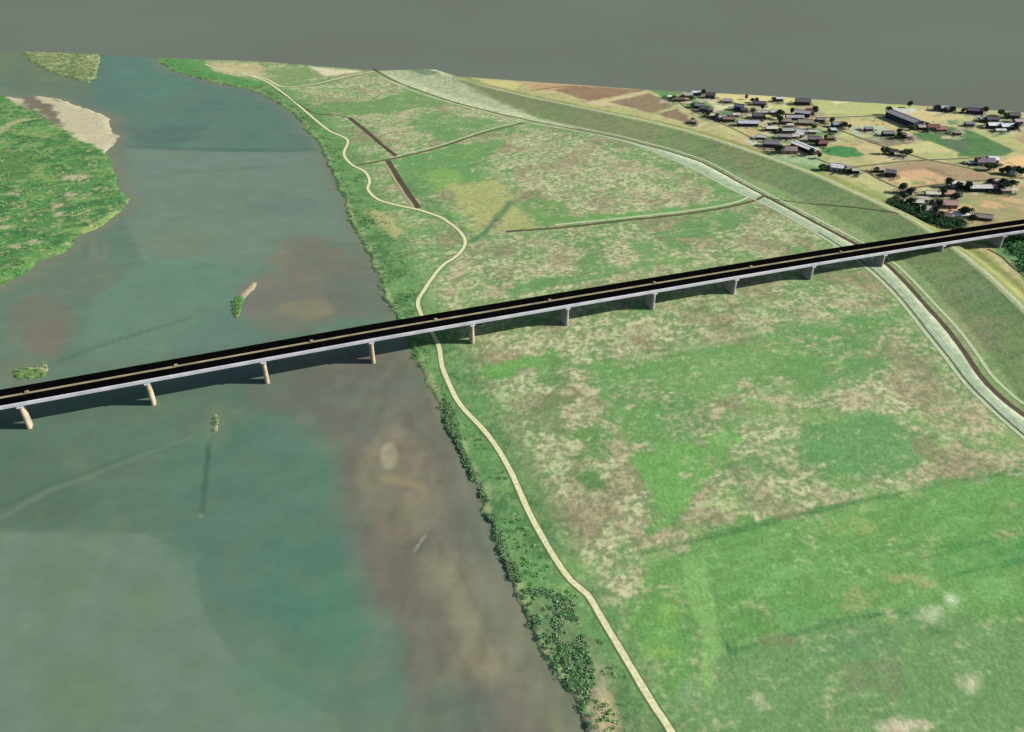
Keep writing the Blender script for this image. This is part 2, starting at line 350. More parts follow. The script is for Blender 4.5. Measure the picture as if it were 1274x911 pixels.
# --- floodplain: density of dry tan grass
tan = [  # polygon, density, softness
 ([(351, 112), (465, 90), (560, 122), (650, 150), (600, 163), (490, 196), (440, 160), (392, 141)], .60),
 ([(434, 147), (490, 196), (437, 205), (428, 190), (432, 172), (400, 155), (392, 143)], .52),
 ([(440, 207), (482, 201), (521, 259), (470, 246), (460, 232)], .52),
 ([(455, 255), (500, 258), (560, 280), (578, 300), (550, 330), (505, 345), (480, 310), (462, 285)], .48),
 ([(590, 212), (600, 195), (650, 158), (700, 165), (790, 200), (870, 232), (912, 250), (860, 256), (790, 262), (710, 268), (660, 242), (630, 212)], .68),
 ([(620, 300), (760, 285), (900, 262), (950, 260), (1045, 300), (900, 326), (760, 346), (560, 385), (530, 378), (560, 335), (585, 310)], .62),
 ([(556, 440), (575, 418), (640, 408), (720, 398), (830, 386), (865, 398), (860, 412), (780, 436), (715, 456), (640, 455)], .70),
 ([(862, 402), (940, 394), (1030, 372), (1100, 362), (1115, 384), (1060, 392), (960, 402), (940, 438), (850, 442)], .66),
 ([(562, 460), (640, 446), (720, 455), (745, 480), (775, 540), (800, 590), (830, 640), (822, 690), (800, 722), (780, 765), (745, 735), (700, 690), (650, 605), (612, 535), (585, 495)], .70),
 ([(1000, 492), (1110, 455), (1165, 462), (1195, 498), (1150, 520), (1080, 510), (990, 518)], .70),
 ([(880, 512), (1000, 518), (1000, 568), (930, 585), (860, 560)], .56),
 ([(830, 600), (990, 585), (1040, 610), (1020, 640), (900, 665), (830, 690), (815, 650)], .60),
 ([(1075, 603), (1140, 560), (1274, 545), (1274, 585), (1190, 600), (1090, 615)], .60),
 ([(1125, 400), (1165, 440), (1215, 500), (1260, 545), (1180, 560), (1130, 470)], .50),
 ([(850, 450), (980, 440), (1100, 430), (1120, 450), (1000, 500), (860, 530), (810, 520)], .36),
]
for q, v in tan: paint(D, q, v, soft=5, warp=12)
gre = [  # greens without dry grass
 ([(392, 139), (400, 129), (470, 124), (520, 112), (560, 128), (500, 138), (430, 143)], (96, 146, 88), .9),
 ([(505, 148), (545, 140), (600, 150), (650, 153), (600, 166), (560, 178), (520, 165)], (92, 148, 92), .75),
 ([(485, 202), (560, 181), (640, 172), (610, 195), (590, 215), (620, 230), (560, 226), (530, 250), (505, 240)], (86, 148, 86), .85),
 ([(530, 215), (565, 208), (575, 228), (540, 240)], (118, 172, 84), .7),
 ([(524, 262), (560, 262), (595, 285), (590, 300), (570, 280), (540, 272)], (96, 160, 86), .8),
 ([(560, 232), (625, 224), (640, 250), (605, 285), (590, 290), (572, 258)], (156, 172, 108), .85),
 ([(612, 286), (636, 252), (668, 282), (640, 290)], (160, 174, 112), .85),
 ([(700, 281), (700, 270), (780, 266), (880, 255), (925, 246), (938, 250), (900, 256), (780, 272)], (84, 156, 82), .95),
 ([(640, 250), (665, 240), (710, 262), (720, 276), (680, 280)], (92, 148, 86), .7),
 ([(620, 368), (700, 352), (790, 340), (880, 325), (870, 318), (740, 335), (640, 355)], (88, 146, 86), .75),
 ([(718, 300), (742, 298), (750, 328), (722, 336)], (82, 136, 84), .75),
 ([(780, 300), (850, 290), (860, 310), (800, 322)], (86, 146, 86), .7),
 ([(850, 268), (940, 262), (920, 285), (870, 300), (820, 290)], (86, 146, 86), .7),
 ([(590, 474), (615, 448), (680, 440), (682, 455), (620, 478)], (86, 158, 80), .9),
 (ell(697, 451, 12, 6), (80, 138, 78), .9), (ell(735, 540, 20, 11), (82, 138, 76), .85), (ell(741, 566, 15, 7), (82, 138, 76), .85), (ell(735, 594, 11, 9), (76, 130, 74), .9),
 (ell(728, 512, 13, 6), (88, 138, 80), .8), (ell(692, 496, 14, 5), (88, 134, 80), .7), (ell(672, 522, 26, 22), (104, 134, 96), .75), (ell(690, 474, 16, 6), (88, 138, 82), .7),
 ([(722, 458), (800, 440), (870, 430), (960, 405), (1060, 396), (1112, 388), (1118, 420), (1080, 450), (990, 470), (900, 490), (850, 520), (790, 560), (756, 505)], (84, 150, 84), .62),
 ([(782, 560), (850, 558), (905, 560), (885, 600), (850, 632), (845, 660), (818, 655), (800, 610)], (92, 164, 84), .9),
 ([(1000, 528), (1080, 512), (1130, 525), (1120, 590), (1040, 602), (1002, 575)], (80, 148, 88), .9),
 ([(1010, 470), (1090, 440), (1100, 455), (1010, 488)], (84, 148, 88), .7),
 ([(800, 692), (850, 676), (1000, 640), (1100, 620), (1190, 601), (1274, 585), (1500, 540), (1500, 760), (1274, 782), (1130, 762), (1050, 772), (908, 812), (880, 780), (870, 900), (830, 860), (790, 770)], (84, 152, 80), .96),
 ([(908, 812), (1050, 772), (1130, 762), (1274, 782), (1500, 780), (1700, 1340), (960, 1340), (830, 880), (880, 850)], (92, 148, 92), .85),
]
for q, c, a in gre:
    c = (c[0] + 20, c[1] + 4, c[2])
    paint(col, q, A(*c), a * .9, soft=4, warp=9); i, m = mask(q, 3, 9)
    D[i] = D[i] * (1 - m * a) + .12 * m * a
T1, T2, T3 = A(208, 202, 158), A(152, 154, 112), A(182, 168, 130)
tc_ = mixc(np.repeat(T1[None], N_, 0), T2, 1 - sst(.36, .62, n2)); tc_ = mixc(tc_, T3, sst(.5, .7, n9) * .6)
n1 = fbm(x * .55, y, .9, 3, 13)
tm = sst(-.12, .14, (n1 * .17 + n2 * .17 + n4 * .18 + nst * .20 + n9 * .28) - .5 + (D - .5) * .40)
col = mixc(col, tc_, tm * .88 * (.72 + .5 * n30)); col = mixc(col, A(70, 112, 74), sst(.56, .70, n1) * sst(.2, .45, D) * .35)
# brownish damp patches
bm = sst(.56, .72, fbm(x, y, 17, 4, 21)) * sst(.2, .4, D)
col = mixc(col, A(140, 128, 100), bm * .5)
# lower green fields: details
paint(col, [(846, 692), (878, 688), (900, 806), (888, 862), (872, 858), (868, 780)], A(132, 178, 98), .85, 1.2, 2)
paint(col, [(830, 640), (846, 640), (848, 660), (832, 668)], A(84, 140, 80), .5, 2, 3)
for q in ([(876, 688), (880, 688), (910, 812), (905, 814)], [(905, 809), (1050, 769), (1130, 758), (1130, 762), (1050, 774), (906, 815)], [(800, 686), (860, 671), (1000, 636), (1190, 597), (1300, 580), (1300, 583), (1190, 601), (1000, 641), (860, 677), (802, 692)]):
    paint(col, q, A(66, 116, 68), .5, .8, 1.5, tex=.4 + 1.2 * n4)
for q, c, a in ((ell(1130, 722, 28, 8, rot=12), (148, 166, 100), .8), (ell(1078, 742, 32, 9, rot=-22), (146, 162, 98), .8), (ell(1110, 735, 30, 6, rot=-10), (92, 150, 84), .6), (ell(1065, 655, 30, 7), (140, 168, 92), .6),
                (ell(1212, 846, 9, 16), (186, 190, 150), .8), (ell(944, 868, 11, 12), (176, 186, 144), .65), (ell(1160, 764, 12, 8), (170, 190, 144), .7), (ell(1183, 747, 4, 3), (214, 224, 186), .8), (ell(1128, 906, 36, 5), (190, 186, 150), .8),
                (ell(1160, 790, 16, 5, rot=-20), (58, 112, 64), .6), (ell(970, 720, 30, 10, rot=-20), (118, 168, 92), .5), (ell(985, 770, 26, 14), (110, 164, 92), .5), (ell(1085, 845, 40, 22), (128, 134, 100), .4),
                (ell(1230, 735, 40, 12, rot=-12), (126, 176, 100), .5), (ell(830, 770, 14, 24), (128, 178, 80), .5), (ell(820, 810, 22, 8), (140, 182, 84), .5), (ell(860, 860, 16, 22), (150, 172, 130), .45), (ell(1240, 690, 70, 22, rot=-8), (78, 142, 76), .6),
                (ell(1070, 800, 60, 16, rot=-14), (104, 146, 96), .5), (ell(938, 698, 36, 10, rot=-12), (118, 166, 92), .4), (ell(900, 620, 20, 14), (150, 180, 110), .3), (ell(905, 548, 22, 9), (110, 180, 78), .6)):
    paint(col, q, A(*c), a, 2, 5, tex=.6 + .8 * (n4 > .48))
mow = sst(.42, .6, fbm(xs * .10, ys, 1.9, 2, 31)); i, m = mask([(800, 690), (1190, 600), (1500, 540), (1500, 760), (1130, 762), (1050, 772), (908, 812)], 4, 4)
col[i] = mixc(col[i], A(122, 172, 96), mow[i] * m * .38)
# faint tractor lines
for q in ([(1000, 498), (1080, 478), (1160, 452), (1160, 455), (1080, 482), (1000, 503)], [(840, 432), (900, 424), (960, 406), (960, 409), (900, 429), (842, 437)], [(760, 452), (1000, 397), (1110, 380), (1110, 383), (1000, 402), (760, 457)], [(480, 206), (486, 206), (640, 370), (632, 370)],
          [(530, 233), (535, 233), (566, 278), (560, 278)]):
    paint(col, q, A(178, 180, 134) if q[0][0] > 600 else A(84, 120, 80), .28, .8, 2, tex=n4 * 2)
paint(col, [(634, 248), (640, 252), (604, 292), (588, 304), (584, 300), (600, 288)], A(86, 126, 84), .8, 1.5, 2)
paint(col, [(505, 222), (600, 305), (596, 308), (500, 226)], A(80, 124, 80), .35, 1.5, 3)

# --- riverside strip between the water and the dirt path
dm, _ = dline(WP([q for q in BANK]), x, y)
bank = (sm < 1.5) & (x < 60)
bs = sst(34, 14, dm) * (sm < 2)
col = mixc(col, A(96, 146, 82), bs * .8); col = mixc(col, A(70, 116, 68), bs * sst(.46, .6, n9 * .6 + n4 * .4) * .75); col = mixc(col, A(136, 168, 100), bs * sst(.54, .66, n4) * .5)
i, m = mask([(640, 733), (700, 745), (740, 800), (790, 880), (830, 940), (930, 1340), (860, 1340), (700, 900)], 4, 6)
col[i] = mixc(col[i], A(120, 138, 98), m * .6)
paint(col, ell(752, 893, 22, 34, rot=-12), A(184, 168, 128), .9, 1.6, 4); paint(col, ell(744, 848, 14, 22), A(176, 176, 134), .55, 2, 6, tex=n4 * 1.6)
paint(col, ell(725, 885, 14, 40, rot=-16), A(120, 112, 98), .8, 2, 4)
paint(col, ell(726, 660 + 65, 20, 8, rot=20), A(170, 186, 144), .4, 2, 6)
paint(col, [(455, 262), (480, 262), (500, 285), (495, 298), (478, 288)], A(190, 182, 122), .7, 3, 6)
fr = sst(3.4, 1.2, np.abs(sm + 1.8)) * (sm < .9)
col = mixc(col, A(156, 172, 116), fr * sst(.35, .6, n4) * .85)
paint(col, [(262, 78), (330, 80), (320, 96), (290, 94), (262, 86)], A(206, 188, 140), .8, 3, 10, tex=.2 + 1.3 * nst); paint(col, [(195, 72), (256, 74), (262, 88), (330, 104), (300, 108), (215, 88)], A(88, 150, 80), .85, 3, 5)
paint(col, [(384, 83), (452, 89), (404, 95)], A(214, 206, 168), .95, 1.2, 2); paint(col, [(330, 88), (384, 84), (402, 96), (350, 106)], A(122, 150, 92), .7, 4, 8)

# --- left island, far island, islets
isl = si < 3
ic = mixc(np.repeat(A(84, 138, 74)[None], N_, 0), A(116, 156, 84), sst(.42, .65, n9)); ic = mixc(ic, A(58, 108, 62), sst(.5, .66, fbm(x, y, 8, 4, 41)) * .7)
ic = mixc(ic, A(178, 168, 122), sst(.56, .70, n4 * .6 + n2 * .4) * .75); ic = mixc(ic, A(122, 154, 86), sst(-9, -2, si) * sst(.4, .6, n4) * (y < 620) * .6)
col = np.where(isl[:, None], ic, col)
SAND = [(6, 117), (30, 117), (51, 116), (83, 121), (108, 129), (128, 138), (148, 144), (150, 163), (162, 169), (148, 180), (139, 193), (122, 184), (97, 169), (74, 159), (58, 147), (46, 139), (30, 133), (12, 127)]
i, m = mask(SAND, 2.0, 4); col[i] = mixc(col[i], A(194, 186, 150), m)
paint(col, [(22, 118), (44, 119), (62, 130), (72, 148), (80, 160), (64, 154), (50, 140), (36, 134), (24, 128)], A(104, 96, 82), .85, 3, 8); paint(col, [(56, 120), (70, 122), (82, 128), (70, 128)], A(112, 118, 84), .7, 2, 5)
paint(col, [(140, 150), (155, 168), (146, 180), (138, 192), (140, 175)], A(160, 148, 124), .7, 3, 4); paint(col, [(86, 168), (120, 182), (138, 192), (130, 188), (98, 166)], A(214, 204, 168), .6, 1.5, 3)
for c in ((92, 221, 16, 3.5), (75, 268, 6, 2), (42, 301, 7, 2.5), (4, 282, 8, 3), (26, 334, 5, 2), (20, 307, 5, 2), (90, 241, 6, 2), (14, 242, 8, 2), (26, 187, 6, 2), (68, 254, 8, 3)):
    paint(col, ell(*c), A(196, 182, 150), .8, 2, 6, tex=.4 + n2)
paint(col, ell(10, 205, 34, 18), A(96, 130, 66), .6, 4, 8)
paint(col, [(0, 160), (10, 153), (28, 148), (50, 147), (28, 152), (12, 158), (2, 166)], A(172, 172, 120), .85, 1.5, 2); paint(col, ell(170, 251, 9, 4), A(206, 204, 166), .9, 2, 3)
paint(col, [(100, 285), (126, 272), (150, 262), (166, 250), (168, 256), (140, 276), (108, 294)], A(156, 176, 96), .7, 2, 5)
fi = sf < 2
fc = mixc(np.repeat(A(136, 152, 98)[None], N_, 0), A(96, 124, 78), sst(.45, .62, n4)); fc = mixc(fc, A(180, 180, 128), sst(.55, .7, nst))
col = np.where(fi[:, None], fc, col)
isle_s = ss < 2.5
sc = np.repeat(A(186, 172, 136)[None], N_, 0); col = np.where(isle_s[:, None], sc, col)
paint(col, ell(296, 378, 8, 12), A(70, 136, 70), .95, 1.5, 2); paint(col, ell(36, 466, 30, 8), A(112, 150, 80), .9, 1.5, 4); paint(col, ell(269, 521, 4, 6), A(140, 160, 90), .8, 1, 1)

# --- foot of the levee, levee slopes
slope = sst(-44, -30, ld) * (ld < -1)
def apply(m, c, a=1.0):
    global col
    col = mixc(col, c, m * a)
apply(slope * (ld > -60), A(134, 158, 98), .95); apply(slope * sst(.42, .62, n30), A(152, 154, 106), .7); apply(slope * sst(.50, .64, n9), A(150, 148, 118), .3); apply(slope * sst(.5, .62, n60), A(106, 152, 96), .5); apply(slope * sst(.52, .66, nst), A(98, 132, 88), .5)
cre = sst(-2.6, -1.2, ld) * sst(3.2, 1.6, ld)
land = (ld > -2) & (sm < -20)
vil = np.where(land, 1.0, 0.0)
apply(vil, A(190, 184, 128)); apply(vil * sst(.42, .62, n9), A(176, 176, 112), .7); apply(vil * sst(.55, .7, fbm(x, y, 26, 4, 51)), A(196, 170, 124), .8); apply(vil * sst(.55, .68, n4), A(150, 156, 100), .5)
lsl = sst(23, 17, ld + 8 * warpn) * (ld > -1)
apply(lsl, A(146, 152, 84)); apply(lsl * sst(.45, .6, fbm(xs, ys, 6, 3, 61)), A(160, 158, 98), .8)
lstripe = sst(.5, .58, vnoise(ld * .45, (x + y) * .012)) * lsl; apply(lstripe, A(120, 140, 74), .6)
apply(cre, A(176, 186, 132))
UB = [(470, 88), (540, 88), (575, 108), (620, 128), (672, 148), (712, 159), (700, 160), (655, 150), (602, 138), (561, 127), (520, 113), (492, 102)]
paint(col, UB, A(196, 204, 160), .9, 2.5, 4, tex=.5 + .9 * n2); paint(col, [(504, 88), (545, 90), (548, 98), (528, 98)], A(96, 128, 96), .7, 3, 5)  # second patch paints a dark shadow area into the ground colour
paint(col, [(545, 92), (620, 112), (760, 150), (800, 175), (700, 152), (600, 122)], A(134, 144, 104), .6, 4, 8, tex=.5 + n9)
paint(col, [(524, 85), (536, 86), (548, 94), (540, 95)], A(226, 230, 190), .9, 1, 1)
# --- farmland behind the levee
fld = [
 ([(600, 99), (650, 103), (640, 112), (600, 103)], (204, 196, 122), .8), ([(650, 102), (716, 106), (690, 113), (660, 112)], (190, 156, 116), .9),
 ([(689, 112), (718, 107), (806, 112), (732, 126)], (150, 118, 92), .95), ([(757, 127), (809, 116), (839, 133), (811, 141)], (142, 122, 96), .95), ([(817, 142), (842, 135), (864, 152), (853, 153)], (140, 116, 94), .95),
 ([(732, 127), (752, 125), (800, 114), (808, 115), (757, 127), (770, 133), (740, 131)], (206, 192, 142), .9),
 ([(808, 112), (853, 112), (848, 126), (832, 127)], (90, 142, 80), .9), ([(846, 125), (880, 120), (888, 132), (880, 141), (858, 136)], (84, 132, 82), .85),
 ([(884, 116), (1000, 122), (1010, 130), (940, 132), (888, 124)], (216, 206, 138), .85), ([(878, 124), (915, 131), (918, 135), (896, 136), (884, 130)], (216, 220, 160), .9), ([(893, 137), (918, 137), (922, 142), (895, 143)], (90, 136, 86), .9),
 ([(955, 128), (990, 131), (980, 137), (952, 136)], (196, 204, 122), .8), ([(1000, 131), (1014, 131), (1012, 137), (1000, 136)], (222, 174, 110), .85),
 ([(1013, 126), (1118, 129), (1150, 133), (1112, 141), (1044, 146), (1020, 143)], (184, 190, 116), .95), ([(1030, 126), (1060, 127), (1040, 129)], (226, 222, 178), .8),
 ([(1160, 134), (1174, 138), (1200, 146), (1165, 152), (1135, 148), (1130, 140)], (212, 194, 134), .9), ([(1110, 134), (1145, 136), (1130, 141), (1108, 139)], (206, 206, 196), .8),
 ([(1052, 152), (1082, 150), (1118, 152), (1108, 166), (1072, 166)], (204, 186, 126), .85), ([(1058, 159), (1082, 155), (1106, 160), (1100, 167), (1060, 169)], (172, 190, 166), .9),
 ([(1072, 172), (1110, 167), (1138, 178), (1104, 183), (1086, 179)], (136, 124, 104), .95),
 ([(1134, 166), (1170, 164), (1180, 158), (1206, 160), (1230, 172), (1264, 188), (1240, 196), (1192, 195), (1180, 185), (1158, 176), (1136, 174)], (72, 122, 70), .95),
 (ell(1190, 178, 18, 8, rot=14), (98, 112, 92), .7), ([(1178, 150), (1206, 150), (1202, 155), (1182, 155)], (92, 140, 84), .8),
 ([(1018, 186), (1042, 181), (1062, 183), (1082, 193), (1050, 196), (1034, 194)], (62, 136, 74), .98),
 ([(1104, 183), (1156, 176), (1192, 190), (1190, 197), (1152, 198)], (200, 196, 128), .9), ([(1120, 191), (1186, 190), (1188, 196), (1152, 197)], (160, 172, 104), .6),
 ([(1062, 182), (1096, 180), (1136, 197), (1086, 203), (1080, 195)], (208, 188, 130), .8),
 ([(1086, 212), (1100, 206), (1152, 200), (1196, 207), (1252, 222), (1200, 229), (1132, 234), (1104, 224)], (168, 144, 108), .95),
 ([(1122, 214), (1150, 210), (1188, 222), (1172, 229), (1140, 231), (1112, 226)], (218, 176, 130), .85), ([(1128, 226), (1150, 225), (1154, 230), (1132, 231)], (130, 156, 96), .8), ([(1150, 210), (1162, 208), (1192, 222), (1184, 224)], (128, 126, 90), .6),
 ([(1112, 224), (1124, 220), (1140, 232), (1128, 234)], (216, 196, 134), .8),
 ([(1236, 201), (1274, 194), (1330, 196), (1330, 218), (1274, 218), (1240, 214)], (232, 192, 132), .98), ([(1236, 174), (1274, 168), (1330, 176), (1330, 190), (1274, 192)], (166, 150, 102), .7),
 ([(1192, 198), (1212, 198), (1232, 210), (1222, 214), (1200, 206)], (140, 164, 104), .6),
 ([(1176, 240), (1240, 236), (1330, 226), (1330, 280), (1180, 284), (1200, 262)], (164, 154, 106), .9),
 (ell(1232, 255, 20, 4, rot=8), (222, 178, 124), .8), (ell(1262, 250, 16, 3, rot=14), (222, 180, 122), .8), (ell(1205, 252, 16, 5), (138, 160, 98), .7), (ell(1196, 257, 14, 3), (214, 168, 118), .7),
 ([(1130, 245), (1160, 246), (1160, 256), (1138, 252)], (166, 176, 116), .8), ([(1164, 258), (1190, 256), (1196, 262), (1176, 268)], (206, 160, 126), .8),
 ([(1050, 222), (1080, 216), (1100, 228), (1122, 240), (1104, 248), (1086, 240)], (190, 190, 128), .85), ([(1060, 224), (1078, 230), (1112, 248), (1106, 252), (1080, 238)], (132, 160, 88), .6), ([(1044, 218), (1060, 228), (1100, 248), (1096, 252), (1050, 228)], (150, 170, 90), .6),
 ([(948, 190), (990, 196), (1010, 192), (1036, 204), (1034, 214), (1010, 210), (970, 202)], (150, 186, 140), .8), ([(972, 200), (1012, 206), (1030, 214), (1016, 215), (985, 206)], (110, 156, 90), .7),
 ([(924, 172), (946, 174), (948, 180), (936, 181)], (196, 206, 166), .85), ([(948, 166), (1016, 158), (1034, 166), (1030, 176), (1000, 180), (960, 178)], (94, 146, 92), .7), ([(945, 155), (972, 158), (956, 166), (936, 164)], (186, 196, 112), .6),
 ([(900, 158), (930, 160), (925, 172), (905, 165)], (198, 196, 128), .7), ([(1004, 170), (1032, 168), (1046, 176), (1040, 180), (1010, 176)], (214, 190, 140), .6), ([(1040, 160), (1060, 166), (1060, 172), (1044, 170)], (186, 202, 120), .6),
 ([(1102, 256), (1112, 244), (1128, 252), (1150, 262), (1180, 272), (1204, 278), (1196, 286), (1172, 284), (1140, 272)], (54, 92, 66), .9),
 ([(1206, 140), (1262, 142), (1330, 150), (1330, 170), (1274, 168), (1240, 166), (1212, 152)], (176, 176, 128), .6),
 ([(1186, 146), (1220, 148), (1250, 168), (1286, 184), (1270, 190), (1230, 172), (1200, 160)], (186, 190, 118), .7),
 ([(1200, 300), (1250, 298), (1330, 300), (1330, 340), (1274, 350), (1250, 322), (1235, 308)], (84, 142, 78), .9),
]
for q, c, a in fld: paint(col, q, A(*c), a, 1.6, 2.5, tex=.8 + .35 * n4)
ry = np.random.RandomState(5)
yc = [(206, 196, 156), (176, 172, 150), (150, 160, 120), (120, 146, 98), (214, 200, 170), (130, 124, 104), (160, 176, 120), (196, 170, 140)]
for q in HS:
    for k in range(3): paint(col, ell(q[0] + ry.uniform(-9, 9), q[1] + ry.uniform(-3, 3.5), ry.uniform(5, 13), ry.uniform(1.5, 3.4), 8, ry.uniform(-20, 5)), A(*yc[ry.randint(len(yc))]), ry.uniform(.5, .9), 1.2, 2)
for k in range(90):
    cx_ = ry.uniform(850, 1290); cy_ = ry.uniform(118 + (cx_ - 850) * .05, 118 + (cx_ - 850) * .36)
    if not (1130 < cx_ < 1266 and 154 < cy_ < 200): paint(col, ell(cx_, cy_, ry.uniform(4, 16), ry.uniform(.8, 2.2), 8, ry.uniform(-4, 24)), A(*yc[ry.randint(len(yc))]), ry.uniform(.3, .6) , 1.5, 3, tex=1.0 * (land & (ld > 16)))
# big pattern of tone over everything on land
lum = (col @ np.array((.3, .59, .11)))[:, None]; col = col * .93 + lum * .07
col = col * (0.66 + .22 * n1 + .28 * n2 + .18 * nst)[:, None]
ok = z > -1.5
cls = np.full(N_, 0)
cls[ld > -2] = 2; cls[(ld > -32) & (ld < 17) & (sm < -20)] = 1
cls[si < 3] = 3; cls[sf < 3] = 4; cls[ss < 3] = 5

GM = mat_attr('meadow_ground', (1.1, 4.0), (.16, .10), .97, .05, bump=.22, bscale=1.6, hue=.005)
V = np.stack([x, y, z], 1); Q = quads(*shp)
fok = ok[Q].any(1); fcls = cls[Q[:, 0]]
names = {0: 'floodplain', 1: 'levee', 2: 'farmland', 3: 'river_island', 4: 'far_island', 5: 'sandbar'}
for k, nm in names.items():
    f = Q[fok & (fcls == k)]
    if not len(f): continue
    u, inv = np.unique(f, return_inverse=True)
    tag(mesh_obj(nm, V[u], inv.reshape(-1, 4), GM, cols=col[u], smooth=True), kind='structure')

